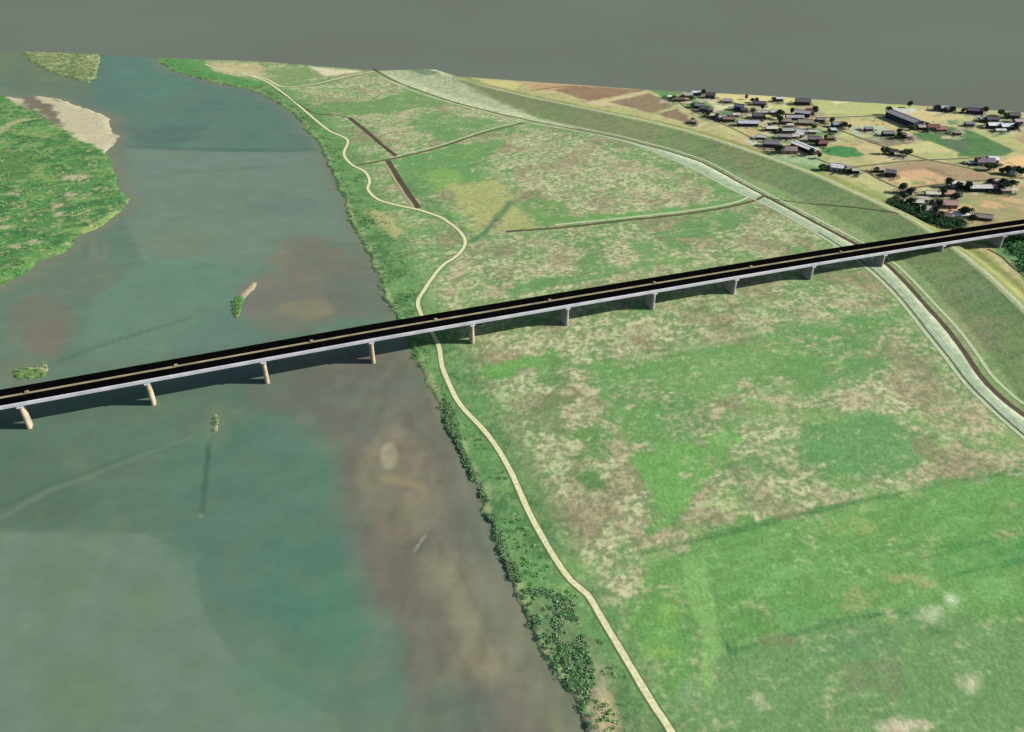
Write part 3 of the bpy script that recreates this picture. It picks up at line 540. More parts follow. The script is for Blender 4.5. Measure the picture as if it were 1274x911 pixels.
# ------------------------------------------------------------- river
X, Y = grid(3.2, 3.0); shp = X.shape; x = X.ravel(); y = Y.ravel(); N_ = len(x)
n4 = fbm(x, y, 6, 4, 1); n9 = fbm(x, y, 13, 4, 2); n30 = fbm(x, y, 46, 4, 4); warpn = fbm(x, y, 20, 5, 12) - .5
col = np.repeat(A(100, 124, 110)[None], N_, 0)
wat = [
 ([(-300, 60), (130, 60), (120, 110), (40, 118), (-300, 120)], (106, 120, 88), .9, 10, 8), ([(-300, 88), (60, 100), (150, 112), (190, 150), (150, 185), (60, 120), (-300, 110)], (96, 116, 96), .6, 12, 10),
 ([(120, 60), (200, 70), (330, 112), (395, 187), (340, 187), (260, 186), (150, 180), (110, 110)], (88, 120, 108), .95, 5, 3), ([(130, 62), (200, 70), (250, 105), (190, 130), (140, 100)], (84, 128, 112), .6, 14, 10), (ell(200, 168, 50, 10), (78, 104, 98), .6, 8, 6),
 (ell(146, 165, 12, 26), (118, 110, 100), .7, 6, 5),
 ([(158, 184), (260, 188), (340, 189), (397, 189), (430, 262), (440, 300), (400, 300), (330, 330), (180, 330), (150, 260)], (112, 134, 122), .95, 6, 3),
 ([(180, 320), (320, 330), (330, 420), (200, 440), (100, 440), (120, 360)], (104, 136, 120), .8, 16, 12), (ell(90, 345, 60, 26), (112, 122, 106), .7, 10, 8), (ell(50, 400, 40, 40), (124, 112, 98), .55, 14, 12), (ell(60, 420, 24, 26), (128, 108, 98), .4, 8, 8),
 (ell(400, 340, 66, 44, rot=30), (118, 116, 104), .85, 20, 12), (ell(360, 375, 60, 40), (128, 118, 106), .8, 14, 10), (ell(380, 384, 36, 12), (150, 134, 110), .8, 6, 6), (ell(318, 365, 20, 26), (128, 116, 110), .7, 6, 4), (ell(345, 330, 12, 24, rot=40), (134, 124, 108), .6, 6, 4),
 (ell(450, 360, 40, 34), (112, 114, 106), .7, 14, 10), (ell(120, 310, 16, 18), (126, 128, 118), .5, 5, 4), (ell(106, 307, 4, 16), (92, 104, 96), .6, 3, 2), (ell(125, 305, 4, 14), (96, 110, 98), .5, 3, 2),
 ([(-300, 500), (250, 480), (330, 480), (330, 560), (250, 650), (180, 662), (0, 656), (-300, 650)], (92, 118, 102), .9, 8, 5), ([(-200, 540), (60, 560), (120, 620), (90, 656), (-200, 650)], (84, 108, 92), .55, 10, 8),
 ([(-300, 656), (180, 664), (240, 690), (250, 760), (300, 830), (420, 890), (470, 1340), (-340, 1340)], (109, 133, 118), .95, 2, 2),
 (ell(110, 870, 46, 40), (106, 128, 96), .5, 16, 14), (ell(180, 745, 26, 16), (108, 130, 94), .45, 12, 10), (ell(60, 720, 40, 26), (104, 128, 100), .5, 12, 10),
 ([(200, 560), (330, 520), (420, 560), (430, 700), (470, 800), (440, 860), (340, 800), (270, 740), (230, 690)], (84, 124, 108), .7, 14, 16), ([(330, 640), (420, 660), (462, 780), (440, 840), (380, 820), (320, 740)], (76, 124, 106), .6, 14, 14), (ell(265, 700, 16, 22), (74, 116, 108), .5, 7, 5), (ell(350, 850, 60, 40, rot=20), (88, 132, 112), .5, 12, 8),
 ([(360, 440), (530, 440), (560, 520), (610, 640), (700, 820), (860, 1340), (700, 1340), (600, 940), (520, 900), (500, 820), (460, 740), (430, 640), (420, 560), (350, 500)], (114, 107, 99), .92, 16, 12),
 (ell(470, 475, 60, 16), (104, 104, 104), .5, 10, 8), (ell(360, 480, 60, 34), (108, 106, 98), .6, 12, 8), (ell(380, 520, 16, 10), (140, 138, 126), .4, 4, 5),
 ([(478, 520), (498, 518), (520, 548), (545, 590), (552, 640), (520, 660), (500, 672), (480, 660), (462, 640), (446, 600), (452, 556)], (133, 125, 109), .92, 7, 9), (ell(484, 566, 10, 16), (172, 164, 140), .8, 3, 3), (ell(500, 598, 26, 6, rot=14), (156, 140, 112), .7, 3, 4), (ell(486, 640, 22, 34, rot=-20), (122, 112, 98), .7, 8, 6),
 (ell(523, 674, 1.6, 12, rot=38), (176, 170, 146), .85, .7, .5), ([(517, 690), (521, 678), (530, 664), (542, 655), (534, 664), (526, 678), (520, 692)], (86, 92, 84), .6, 1, .6), ([(158, 183.5), (260, 187), (340, 188.5), (397, 187), (397, 184), (340, 185), (260, 183), (158, 180)], (78, 106, 98), .7, 2, .6), ([(206, 140), (300, 132), (392, 126), (392, 128), (300, 135), (206, 142)], (74, 104, 100), .4, 2, 1), ([(160, 206), (240, 212), (330, 206), (398, 208), (330, 208), (240, 214)], (92, 114, 106), .5, 1.5, 1), (ell(230, 158, 30, 3), (70, 98, 94), .4, 3, 3), (ell(532, 678, 6, 20, rot=38), (92, 100, 94), .6, 3, 2), (ell(570, 700, 40, 30, rot=40), (122, 114, 102), .8, 12, 9),
 ([(520, 690), (600, 690), (660, 800), (690, 870), (640, 860), (580, 850), (560, 820), (540, 760)], (138, 132, 114), .85, 14, 14), ([(500, 730), (540, 760), (570, 850), (620, 950), (540, 900), (500, 820)], (112, 112, 98), .6, 10, 8), ([(540, 735), (552, 760), (585, 830), (602, 862), (590, 862), (556, 800)], (104, 96, 86), .35, 4, 3),
 (ell(620, 830, 40, 14, rot=20), (140, 132, 112), .7, 14, 12), ([(600, 650), (625, 700), (660, 790), (700, 862), (730, 930), (690, 930), (650, 870), (610, 770), (580, 690)], (136, 132, 114), .7, 14, 12), ([(560, 690), (580, 690), (610, 760), (640, 840), (630, 842), (596, 770)], (108, 102, 90), .35, 3, 3), (ell(570, 890, 60, 34), (98, 110, 104), .7, 12, 9), (ell(660, 900, 36, 36), (118, 112, 102), .6, 8, 8), (ell(690, 900, 10, 24), (132, 138, 96), .6, 5, 6),
 ([(258, 545), (263, 545), (255, 636), (250, 642), (246, 640)], (58, 92, 78), .8, 1.0, .6), (ell(249, 640, 4, 2), (150, 160, 140), .8, 1, .5), ([(264, 540), (268, 540), (262, 556), (258, 556)], (60, 90, 78), .7, 1, .6),
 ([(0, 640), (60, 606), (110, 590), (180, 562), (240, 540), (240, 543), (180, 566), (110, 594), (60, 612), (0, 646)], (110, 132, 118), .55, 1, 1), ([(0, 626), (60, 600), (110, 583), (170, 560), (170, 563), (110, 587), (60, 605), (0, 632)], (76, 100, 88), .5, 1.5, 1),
 ([(70, 446), (130, 424), (240, 392), (240, 395), (130, 429), (70, 451)], (84, 108, 96), .6, 1, .6), (ell(20, 462, 40, 16), (118, 120, 104), .6, 8, 6), (ell(268, 528, 14, 30), (112, 128, 106), .5, 5, 4),
 (ell(240, 350, 120, 14, rot=-8), (102, 132, 118), .4, 14, 10), (ell(280, 250, 110, 20, rot=4), (106, 130, 116), .5, 18, 12), (ell(220, 300, 50, 20), (116, 132, 104), .4, 14, 10),
]
for q, c, a, s_, w_ in wat: paint(col, q, A(*(.88 * np.array(c) + .12 * np.array((108, 124, 110)))), a, s_ * .38, w_ * .55)
zz, sm, si, sf, ss, ld = height(x, y, True); sm_ = sm
shal = sst(14, 0, np.minimum(sm, si) + 6 * (n9 - .5)); col = mixc(col, A(114, 122, 104), shal * .5); col = mixc(col, A(124, 126, 106), sst(4, 0, np.minimum(sm, si)) * .5)
col = mixc(col, A(112, 128, 104), sst(.5, .68, n9) * .22); col = col * (.90 + .13 * fbm(x * .35, y, 3.2, 4, 77) + .12 * fbm(x, y, 7, 5, 78))[:, None]
br_ = sst(60, 15, sm) * (y < 330) * (.5 - fbm(x * 1.4 + 8 * n9, y * .6, 6, 5, 79)) * .5; col = col * (1 + br_)[:, None]; col = mixc(col, A(88, 112, 108), sst(.5, .7, n30) * .25)
wm = mat_attr('river_water', (3.0, 14.0), (.035, .05), .5, .06, bump=.015, bscale=.9, hue=.002)
V = np.stack([x, y, np.full(N_, -.6)], 1)
tag(mesh_obj('river', V, quads(*shp), wm, cols=col * np.array((1.0, .985, .90)), smooth=True), kind='structure')

# grey sheet standing in for the empty background past the surveyed tile, and the tile's cut edge
pm = mat_plain('grey_backdrop', A(113, 122, 110), A(109, 116, 106), 420, 1.0, 0)
tag(mesh_obj('ground', [(-30000, -30000, -5.2), (30000, -30000, -5.2), (30000, 30000, -5.2), (-30000, 30000, -5.2)], [(0, 1, 2, 3)], pm), kind='structure')
X, Y = grid(6, 6); bx = np.concatenate([X[:, 0], X[-1, :], X[::-1, -1], X[0, ::-1]]); by = np.concatenate([Y[:, 0], Y[-1, :], Y[::-1, -1], Y[0, ::-1]])
bz = np.maximum(height(bx, by), -.6) - .04; n = len(bx)
V = np.concatenate([np.stack([bx, by, bz], 1), np.stack([bx, by, np.full(n, -5.2)], 1)]); a_ = np.arange(n - 1)
em = mat_plain('cut_earth', A(96, 92, 78), A(76, 74, 62), 6)
tag(mesh_obj('terrain_edge', V, np.stack([a_, a_ + 1, a_ + 1 + n, a_ + n], 1), em), kind='structure')

# ------------------------------------------------------------- paths, roads, ditches
def ribbon(name, pts, w, mat, lift=.07, cols=None, step=3.0, jit=.12, off=0.0, zref=0.0):
    Q = smooth_line(WP(pts, zref), step); T = np.gradient(Q, axis=0); T /= np.linalg.norm(T, axis=1)[:, None]
    Nn = np.stack([-T[:, 1], T[:, 0]], 1); Q = Q + Nn * off
    if not hasattr(w, '__len__'): w = np.full(len(Q), w)
    wl = w / 2 * (1 + jit * (fbm(Q[:, 0], Q[:, 1], 3, 2, 71) - .5) * 2); wr = w / 2 * (1 + jit * (fbm(Q[:, 0], Q[:, 1], 3, 2, 72) - .5) * 2)
    L_ = Q + Nn * wl[:, None]; R_ = Q - Nn * wr[:, None]
    rows = [R_, R_ * .5 + Q * .5, Q, L_ * .5 + Q * .5, L_]; P3 = np.stack(rows, 1).reshape(-1, 2)
    zz = height(P3[:, 0], P3[:, 1]) + lift
    return mesh_obj(name, np.column_stack([P3, zz]), quads(len(Q), 5), mat)
dirt = mat_plain('pale_dirt', A(232, 230, 184), A(200, 200, 150), 1.2)
dirt2 = mat_plain('path_verge', A(116, 122, 78), A(90, 112, 66), 1.4)
grav = mat_plain('pale_gravel', A(200, 208, 168), A(168, 182, 140), 1.3)
mud = mat_plain('ditch_mud', A(92, 78, 58), A(72, 64, 50), 2.6)
mudl = mat_plain('ditch_thin', A(100, 88, 62), A(80, 76, 54), 2.6)
PATH = [(300, 90), (330, 101), (347, 112), (369, 129), (391, 148), (410, 163), (424, 169), (433, 176), (428, 192), (438, 205), (454, 214), (460, 225), (458, 236), (470, 248), (492, 255), (520, 261), (547, 270), (557, 276), (570, 286), (579, 301),
        (570, 317), (551, 330), (538, 346), (528, 361), (520, 375), (524, 391), (538, 415), (546, 431), (550, 455), (559, 478), (573, 504), (606, 540), (632, 580), (657, 635), (685, 686), (710, 722), (731, 740), (753, 777), (781, 824), (809, 871), (835, 911), (880, 990), (925, 1060), (985, 1170), (1050, 1285)]
def way(name, pts, w, mat, verge=None, **k):
    if verge is not None: tag(ribbon('verge', pts, w * 1.5, verge, lift=.05, **k), kind='structure')
    tag(ribbon(name, pts, w, mat, lift=.10, **k), kind='structure')
way('dirt_path', PATH, 2.0, dirt, dirt2)
way('field_track', [(255, 80), (278, 88), (300, 92), (330, 98), (352, 108), (390, 105), (424, 97), (465, 89)], 2.0, dirt, dirt2)
DIT = [(464, 86), (492, 101), (520, 112), (561, 126), (602, 137), (655, 149), (710, 160), (765, 171), (798, 179.5), (834, 189), (875, 203), (916, 225), (950, 243), (1005, 272), (1059, 301), (1085, 316), (1103, 329), (1117, 342), (1135, 361), (1152, 380), (1180, 411.5), (1201, 440), (1222, 471), (1247, 496), (1272, 515), (1330, 556), (1420, 620), (1560, 720)]
BL = [(780, 177), (857, 208), (908, 235), (950, 254), (1013, 289), (1048, 312), (1079, 335), (1100, 354), (1124, 380), (1149, 412), (1177, 447), (1201, 478), (1229, 506), (1271, 543), (1330, 592), (1420, 660), (1560, 770)]
def strip_between(name, a, b, mat, lift, n=260, m=6):
    def res(q):
        q = smooth_line(WP(q), 3); s = np.concatenate([[0], np.cumsum(np.hypot(*np.diff(q, axis=0).T))]); t = np.linspace(0, s[-1], n)
        return np.stack([np.interp(t, s, q[:, 0]), np.interp(t, s, q[:, 1])], 1)
    a, b = res(a), res(b); rows = [a + (b - a) * t for t in np.linspace(0, 1, m)]; P3 = np.stack(rows, 1).reshape(-1, 2)
    return tag(mesh_obj(name, np.column_stack([P3, height(P3[:, 0], P3[:, 1]) + lift]), quads(n, m), mat), kind='structure')
a_ = smooth_line(WP([(705, 160)] + BL), 2.0); b_ = smooth_line(WP([(705, 158.5), (765, 170.5), (798, 179), (834, 188.5), (875, 202.5), (916, 224.5), (950, 242.5)] + DIT[13:]), 2.0)
def res_(q, n=520):
    s_ = np.concatenate([[0], np.cumsum(np.hypot(*np.diff(q, axis=0).T))]); t = np.linspace(0, s_[-1], n); return np.stack([np.interp(t, s_, q[:, 0]), np.interp(t, s_, q[:, 1])], 1)
a_, b_ = res_(a_), res_(b_); tt = np.linspace(0, 1, 17); P3 = np.stack([a_ + (b_ - a_) * t for t in tt], 1).reshape(-1, 2)
bc = [A(206, 212, 172), A(196, 204, 160), A(120, 134, 104), A(176, 190, 160), A(150, 170, 146), A(158, 174, 148), A(172, 186, 158), A(150, 168, 140), A(164, 180, 152), A(182, 194, 162), A(168, 182, 150), A(190, 200, 166), A(206, 210, 176), A(214, 218, 184), A(208, 212, 178), A(196, 198, 160), A(150, 146, 112)]
bcol = np.tile(np.array(bc), (520, 1)); nb = fbm(P3[:, 0], P3[:, 1], 2.2, 4, 81); nb2 = fbm(P3[:, 0], P3[:, 1], 9, 3, 82)
gw = sst(.45, .65, nb2)[:, None] * .35; bcol = bcol * (1 - gw) + A(150, 172, 128)[None] * gw; bcol = bcol * (.8 + .6 * nb)[:, None]
tag(mesh_obj('gravel_berm', np.column_stack([P3, height(P3[:, 0], P3[:, 1]) + .05]), quads(520, 17), GM, cols=bcol), kind='structure')
way('levee_foot_track', [(700, 160)] + BL, 1.5, grav)
way('levee_foot_track', [(470, 94), (500, 108), (539, 122), (602, 139), (640, 150), (700, 160)], 1.6, grav)
way('levee_foot_track', [(q[0] + 5 + 6 * min(1, max(0, (q[1] - 243) / 200)), q[1] - 2 - 4 * min(1, max(0, (q[1] - 243) / 300))) for q in DIT[5:]], 1.7, grav)
way('ditch', DIT[:13], 1.6, mud); way('ditch', DIT[12:], 2.6, mud)
way('ditch', [(q[0] + 5, q[1] - .5) for q in BL[4:]], .7, mudl)
way('ditch', [(434.6, 146.5), (456.6, 164), (476, 181), (494, 195)], 3.2, mud); way('ditch', [(482.7, 200), (498, 225), (511, 244), (521, 259)], 3.4, mud)
way('field_track', [(478, 203), (492, 225), (505, 246), (514, 259)], 1.6, mat_plain('pinkish_track', A(186, 168, 138), A(150, 150, 104), 3))
way('ditch', [(347, 114), (369, 128), (391, 141), (415, 143), (434.6, 146.5)], 1.3, mudl); way('ditch', [(443, 206), (492, 197), (547, 183.5), (602, 165.5), (652, 153)], 2.1, mudl)
way('field_track', [(492, 195), (547, 181), (602, 163), (652, 150)], 1.6, grav)
way('field_track', [(355, 109), (391, 106), (424, 99), (455, 91)], 1.0, mudl)
way('field_track', [(690, 280), (780, 271), (870, 260.5), (915, 252), (932, 245)], 2.0, grav); way('ditch', [(630, 288.5), (700, 283), (780, 274.5), (870, 264), (915, 256), (938, 250), (952, 243)], 2.3, mudl)
LEVX = [(955, 244), (980, 247), (1013, 251.5), (1045, 257), (1071, 262), (1100, 268.5), (1126, 275)]
way('ditch', LEVX, 1.1, mudl, zref=1.6)
# crest path and a landside track on the levee
way('crest_path', CREST[1:], 1.8, grav, zref=5.0)
way('field_track', [(1229, 310), (1245, 319), (1262, 334), (1290, 356), (1350, 410)], 1.6, mudl)
# village lanes
lane = mat_plain('lane_earth', A(112, 104, 78), A(88, 86, 66), 3)
for q, w in (([(1000, 156), (1024, 147.5), (1044, 146), (1080, 144.5), (1116, 141.5)], 2.0), ([(1000, 150), (1024, 157), (1044, 162), (1084, 177), (1118, 188), (1152, 198.5), (1190, 206), (1221, 213), (1274, 223), (1400, 240)], 2.0),
             ([(1013, 196), (1032, 204), (1050, 208.5), (1080, 206), (1116, 202), (1152, 199.5), (1194, 197.5), (1230, 195)], 1.8), ([(1050, 208.5), (1075, 213), (1098, 225.5), (1125, 234.5), (1170, 229.5), (1233, 224), (1274, 221)], 1.8),
             ([(660, 113), (690, 109), (718, 107)], 1.6), ([(850, 117), (846, 128), (870, 142), (905, 157), (948, 178)], 1.4)):
    way('village_lane', q, w, lane)

# ------------------------------------------------------------- bridge
c0 = np.array((3.66, 325.05)); dd = np.array((.94132, .33752)); nn = np.array((-.33752, .94132))
cbase = np.array([(-193.7, 252.6), (-149, 268.1), (-105.2, 282.6), (-61.4, 298.1), (-18.3, 316.2), (25.9, 332.2), (69.5, 346.9), (114, 361.7), (158.3, 378.3), (201, 393.2)]).mean(0)
def oN(s): return -.6 - (.000227 * (s - 150) ** 2 if s > 150 else 0)
ZS = [-420, -210, -116, -70, -23, 24, 70, 116, 163, 209, 247, 290, 420]; ZV = [11.2, 11.1, 11.2, 11.2, 10.8, 10.3, 9.7, 9.1, 8.4, 7.9, 7.8, 8.1, 9.0]
def zB(s): return float(np.interp(s, ZS, ZV))
def bp(s, o, z):                           # o metres beyond the near edge, z metres above the soffit
    e = 1e-1; ds = 1.0; k = (oN(s + e) - oN(s - e)) / (2 * e)
    q = cbase + dd * (s - o * k) + nn * (oN(s) + o); return (q[0], q[1], zB(s) + z)
SS = np.arange(-400, 401, 5.0)
def sweep(name, sec, mat, parent, ss=SS):
    V = []; Fc = []; m = len(sec)
    for s in ss: V += [bp(s, o, z) for o, z in sec]
    for i in range(len(ss) - 1):
        for j in range(m):
            a = i * m + j; b = i * m + (j + 1) % m; Fc.append((a, b, b + m, a + m))
    Fc.append(tuple(range(m))[::-1]); Fc.append(tuple((len(ss) - 1) * m + j for j in range(m)))
    return mesh_obj(name, V, Fc, mat, parent)
def rect(a, b, c, d): return [(a, c), (b, c), (b, d), (a, d)]
conc = mat_plain('pale_concrete', (.38, .375, .395), (.29, .29, .31), 5, .85, .2); pierc = mat_plain('pier_concrete', (.33, .275, .19), (.23, .19, .135), 3.5, .9, .1)
pier_shaded = mat_plain('shaded_pier_concrete', (.24, .225, .215), (.18, .17, .165), 3.5, .9, .1)  # shade of the right-hand piers' dark faces put into the concrete colour
black = mat_plain('black_trackbed', (.0022, .002, .002), (.0010, .001, .001), 2.2, 1, 0); med = mat_plain('median_concrete', A(178, 166, 132), A(146, 136, 108), 6)
dark = mat_plain('black_kerb', (.002, .002, .002), (.001, .001, .001), 3, 1, 0)
br = empty('viaduct', tuple(cbase) + (0,))
tag(br, 'long pale concrete viaduct on wall piers crossing river, meadow and levee', 'bridge')
def inbr(o): o.matrix_parent_inverse = br.matrix_basis.inverted(); return o
br_parts = []
br_parts.append(sweep('deck', [(.35, 0.3), (2.2, .15), (11, .15), (12.6, .3), (12.6, .9), (.35, .9)], conc, br))
br_parts.append(sweep('girder', rect(2.4, 10.6, -.35, .148), mat_plain('girder_concrete', (.34, .35, .37), (.28, .29, .31), 5), br))
br_parts.append(sweep('parapet', [(0, 0), (.345, 0), (.345, 1.3), (.62, 1.3), (.62, 1.42), (-.05, 1.42)], conc, br))
br_parts.append(sweep('track_bed', rect(.66, 6.3, .904, 1.15), black, br)); br_parts.append(sweep('track_bed', rect(7.25, 12.4, .904, 1.15), black, br))
br_parts.append(sweep('median', rect(6.305, 7.245, .904, 1.45), med, br)); br_parts.append(sweep('far_parapet', rect(12.45, 12.8, .3, 1.4), dark, br))
def box_s(name, s, ls, o0, o1, z0, z1, mat):
    V = [bp(s + a, b, c) for c in (z0, z1) for a, b in ((-ls, o0), (ls, o0), (ls, o1), (-ls, o1))]
    return mesh_obj(name, V, [(3, 2, 1, 0), (4, 5, 6, 7), (0, 1, 5, 4), (1, 2, 6, 5), (2, 3, 7, 6), (3, 0, 4, 7)], mat, br)
SP = [-209.3 - 93, -209.3 - 46.5, -209.3, -162.7, -116.5, -70.2, -23.6, 23.7, 70, 116.5, 163.4, 209, 247.7, 288.5, 335, 381]
for s in SP:
    zb = zB(s); ring = []; n = 10; r = .95
    for k in range(n + 1):
        a = -math.pi / 2 - math.pi / 2 + math.pi * k / n; ring.append((r * math.cos(a), .35 + r + r * math.sin(a)))
    for k in range(n + 1):
        a = math.pi * k / n; ring.append((r * math.cos(a), (4.4 if s < 0 else 7.4) - r + r * math.sin(a)))
    V = []; m = len(ring)
    base = bp(s, 1, 0); g = min(hz(base[0], base[1]), 0) - 1.0
    for zt, f in ((g, 1.0), (zb - .9, 1.0)):
        for a, b in ring:
            q = bp(s + a * f, .5 + (b - .5) * 1.0, 0); V.append((q[0], q[1], zt))
    Fc = [(j, (j + 1) % m, (j + 1) % m + m, j + m) for j in range(m)] + [tuple(range(m, 2 * m))]
    mesh_obj('pier', V, Fc, pierc if s < 0 else pier_shaded, br)
    box_s('pier_cap', s, 1.15, -.15, 11.9, -.9, -.353, conc)
for k in range(-6, 7):
    s = -163 + 12 + 56 * k
    if -390 < s < 390: box_s('median_box', s, .7, 6.4, 7.6, 1.453, 2.0, med)
for o in br.children: o.matrix_parent_inverse = br.matrix_basis.inverted()

# ------------------------------------------------------------- shrubs and reeds that nobody could count
def clumps(name, pts, rad, hgt, n_leaf, cols, label, cat, seed=1):
    r = np.random.RandomState(seed); pts = np.asarray(pts); n = len(pts)
    u = r.normal(size=(n, n_leaf, 3)); u /= np.linalg.norm(u, axis=2)[..., None]; u *= r.uniform(.35, 1, (n, n_leaf, 1)) ** .5
    R_ = np.asarray(rad)[:, None]; H_ = np.asarray(hgt)[:, None]
    c = np.stack([pts[:, 0:1] + u[..., 0] * R_, pts[:, 1:2] + u[..., 1] * R_, pts[:, 2:3] + H_ * .5 + u[..., 2] * H_ * .5], -1).reshape(-1, 3)
    s = (R_ * r.uniform(.15, .36, (n, n_leaf))).reshape(-1, 1)
    d1 = r.normal(size=(n * n_leaf, 3)); d1[:, 2] *= .35; d1 /= np.linalg.norm(d1, axis=1)[:, None]
    d2 = np.cross(d1, r.normal(size=d1.shape) * np.array([.35, .35, 1.0])); d2 /= np.linalg.norm(d2, axis=1)[:, None]
    V = np.stack([c + d1 * s, c + d2 * s * .8, c - d1 * s, c - d2 * s * .8], 1).reshape(-1, 3)
    cols = np.asarray(cols); ci = cols[r.randint(0, len(cols), n)] * r.uniform(.8, 1.2, (n, 1))
    cc = np.repeat(ci, n_leaf * 4, 0) * np.repeat(r.uniform(.8, 1.2, (n * n_leaf, 1)), 4, 0)
    o = mesh_obj(name, V, np.arange(len(V)).reshape(-1, 4), LEAF, cols=cc); return tag(o, label, cat, kind='stuff')
LEAF = mat_attr('leaves', (1.0,), (.15,), .9, .1)
GRN = [A(96, 156, 88), A(112, 170, 96), A(88, 138, 82), A(128, 178, 104), A(148, 184, 116)]
def scatter(n, polys, seed, exclude_path=True, dens=None):
    r = np.random.RandomState(seed); out = []
    Q = WP(polys); lo, hi = Q.min(0), Q.max(0)
    p = r.uniform(lo, hi, (n, 2)); m = sdpoly(Q, p[:, 0], p[:, 1]) < 0; p = p[m]
    if dens is not None: p = p[r.rand(len(p)) < dens(p[:, 0], p[:, 1])]
    EW = WP(EDGE); p = p[p[:, 1] < np.interp(p[:, 0], EW[:, 0], EW[:, 1]) - 2.5]
    if exclude_path:
        d, _ = dline(WP(PATH), p[:, 0], p[:, 1]); p = p[d > 2.6]
    zz = height(p[:, 0], p[:, 1]); k = zz > -.7
    return np.column_stack([p[k], zz[k]])
def bankd(w, pw=1.0, gap=1.0): return lambda a, b: (sst(w, w * .35, dline(WP(BANK), a, b)[0]) * sst(.40, .56, fbm(a, b, 8, 3, 33)) * pw)
pathside = [q for q in PATH[4:]]
strip = BANK[8:] + pathside[::-1]
bp1 = scatter(110000, [(q[0] - 3, q[1]) for q in BANK] + [(q[0], q[1]) for q in pathside[::-1]] + [(300, 92)], 5, dens=bankd(26, .9))
r_ = np.random.RandomState(3)
clumps('bank_shrubs', bp1, r_.uniform(.4, .9, len(bp1)), r_.uniform(.35, 1.0, len(bp1)), 20, GRN, 'green shrubs and tall weeds along the right river bank beside the dirt path', 'shrubs', 2)
dk = scatter(9000, [(650, 735), (680, 732), (712, 746), (726, 790), (742, 850), (728, 872), (700, 846), (672, 796)], 8, dens=lambda a, b: sst(.36, .5, fbm(a, b, 6, 3, 35)))
dk2 = scatter(9000, [(553, 495), (566, 512), (576, 556), (590, 588), (616, 640), (632, 684), (652, 724), (638, 722), (608, 645), (584, 598), (566, 560), (556, 530)], 9, dens=lambda a, b: sst(.25, .45, fbm(a, b, 6, 3, 36)))
dk = np.vstack([dk[:380], dk2[:800]])
clumps('bank_thicket', dk, r_.uniform(.4, 1.05, len(dk)), r_.uniform(.3, .8, len(dk)), 30, [A(108, 152, 96), A(92, 134, 86), A(120, 164, 104), A(150, 166, 130)], 'dark green thicket at the foot of the bank near the pale sand patch', 'thicket', 4)
ip = scatter(30000, ISLE, 10, False, dens=lambda a, b: sst(.42, .56, fbm(a, b, 10, 3, 37)) * .8); sdm = sdpoly(WP(SAND), ip[:, 0], ip[:, 1]) > 2; ip = ip[sdm]
clumps('island_shrubs', ip, r_.uniform(.7, 1.5, len(ip)), r_.uniform(.4, 1.1, len(ip)), 11, GRN, 'bright green shrubs covering the island at the left edge of the river', 'shrubs', 6)
fp = scatter(3000, FARI, 11, False); fp = fp[:520]
clumps('far_island_scrub', fp, r_.uniform(.8, 1.6, len(fp)), r_.uniform(.4, 1.0, len(fp)), 10, [A(146, 162, 104), A(120, 144, 92), A(176, 184, 124)], 'olive scrub on the small far island near the top left corner', 'scrub', 7)
rp = np.vstack([scatter(500, ISLETS[0][5:] , 12, False)[:60], scatter(700, ISLETS[2], 13, False)[:90], scatter(300, ISLETS[1], 14, False)[:16]])
clumps('islet_reeds', rp, r_.uniform(.5, 1.0, len(rp)), r_.uniform(.5, 1.2, len(rp)), 14, [A(96, 150, 76), A(130, 160, 90)], 'tufts of green reeds on the small sandbars in the river', 'reeds', 8)
gp = scatter(6000, [(1103, 254), (1113, 246), (1128, 256), (1150, 264), (1180, 273), (1202, 278), (1195, 286), (1172, 284), (1140, 272)], 15, False)[:420]
clumps('village_hedge', gp, r_.uniform(1.0, 2.0, len(gp)), r_.uniform(1.6, 3.4, len(gp)), 22, [A(58, 92, 62), A(50, 82, 60), A(72, 112, 68)], 'dark green hedge belt between the village houses and the levee above the bridge', 'hedge', 9)
g2 = scatter(4000, [(1246, 298), (1262, 297), (1330, 292), (1330, 350), (1274, 340), (1262, 318)], 16, False)[:300]
clumps('roadside_bushes', g2, r_.uniform(1.2, 2.4, len(g2)), r_.uniform(1.6, 3.6, len(g2)), 22, [A(64, 120, 66), A(52, 96, 60), A(88, 148, 76)], 'green bushes below the bridge at the right edge behind the levee', 'bushes', 10)

rg = np.random.RandomState(31); gpt = []
for q in HS:
    hx, hy = Wd(q[0], q[1])
    for k in range(20):
        an = rg.uniform(0, 6.28); rr = rg.uniform(.6, 1.35); gpt.append((hx + math.cos(an) * (q[2] * .5 + 2.2) * rr - 1.5, hy + math.sin(an) * (q[3] * .5 + 3.4) * rr - 1, 0))
gpt = np.array(gpt); EW = WP(EDGE); gpt = gpt[gpt[:, 1] < np.interp(gpt[:, 0], EW[:, 0], EW[:, 1]) - 2]; gpt[:, 2] = height(gpt[:, 0], gpt[:, 1])
clumps('shadow_shrubs', gpt, rg.uniform(.7, 1.5, len(gpt)), rg.uniform(.7, 1.9, len(gpt)), 16, [A(64, 84, 60), A(52, 66, 54), A(84, 112, 72), A(72, 76, 60)], 'low dark shrubs added as shadow and tree blobs round the village houses', 'garden shrubs', 32)  # dark clumps imitate the shadow and tree blobs around the houses
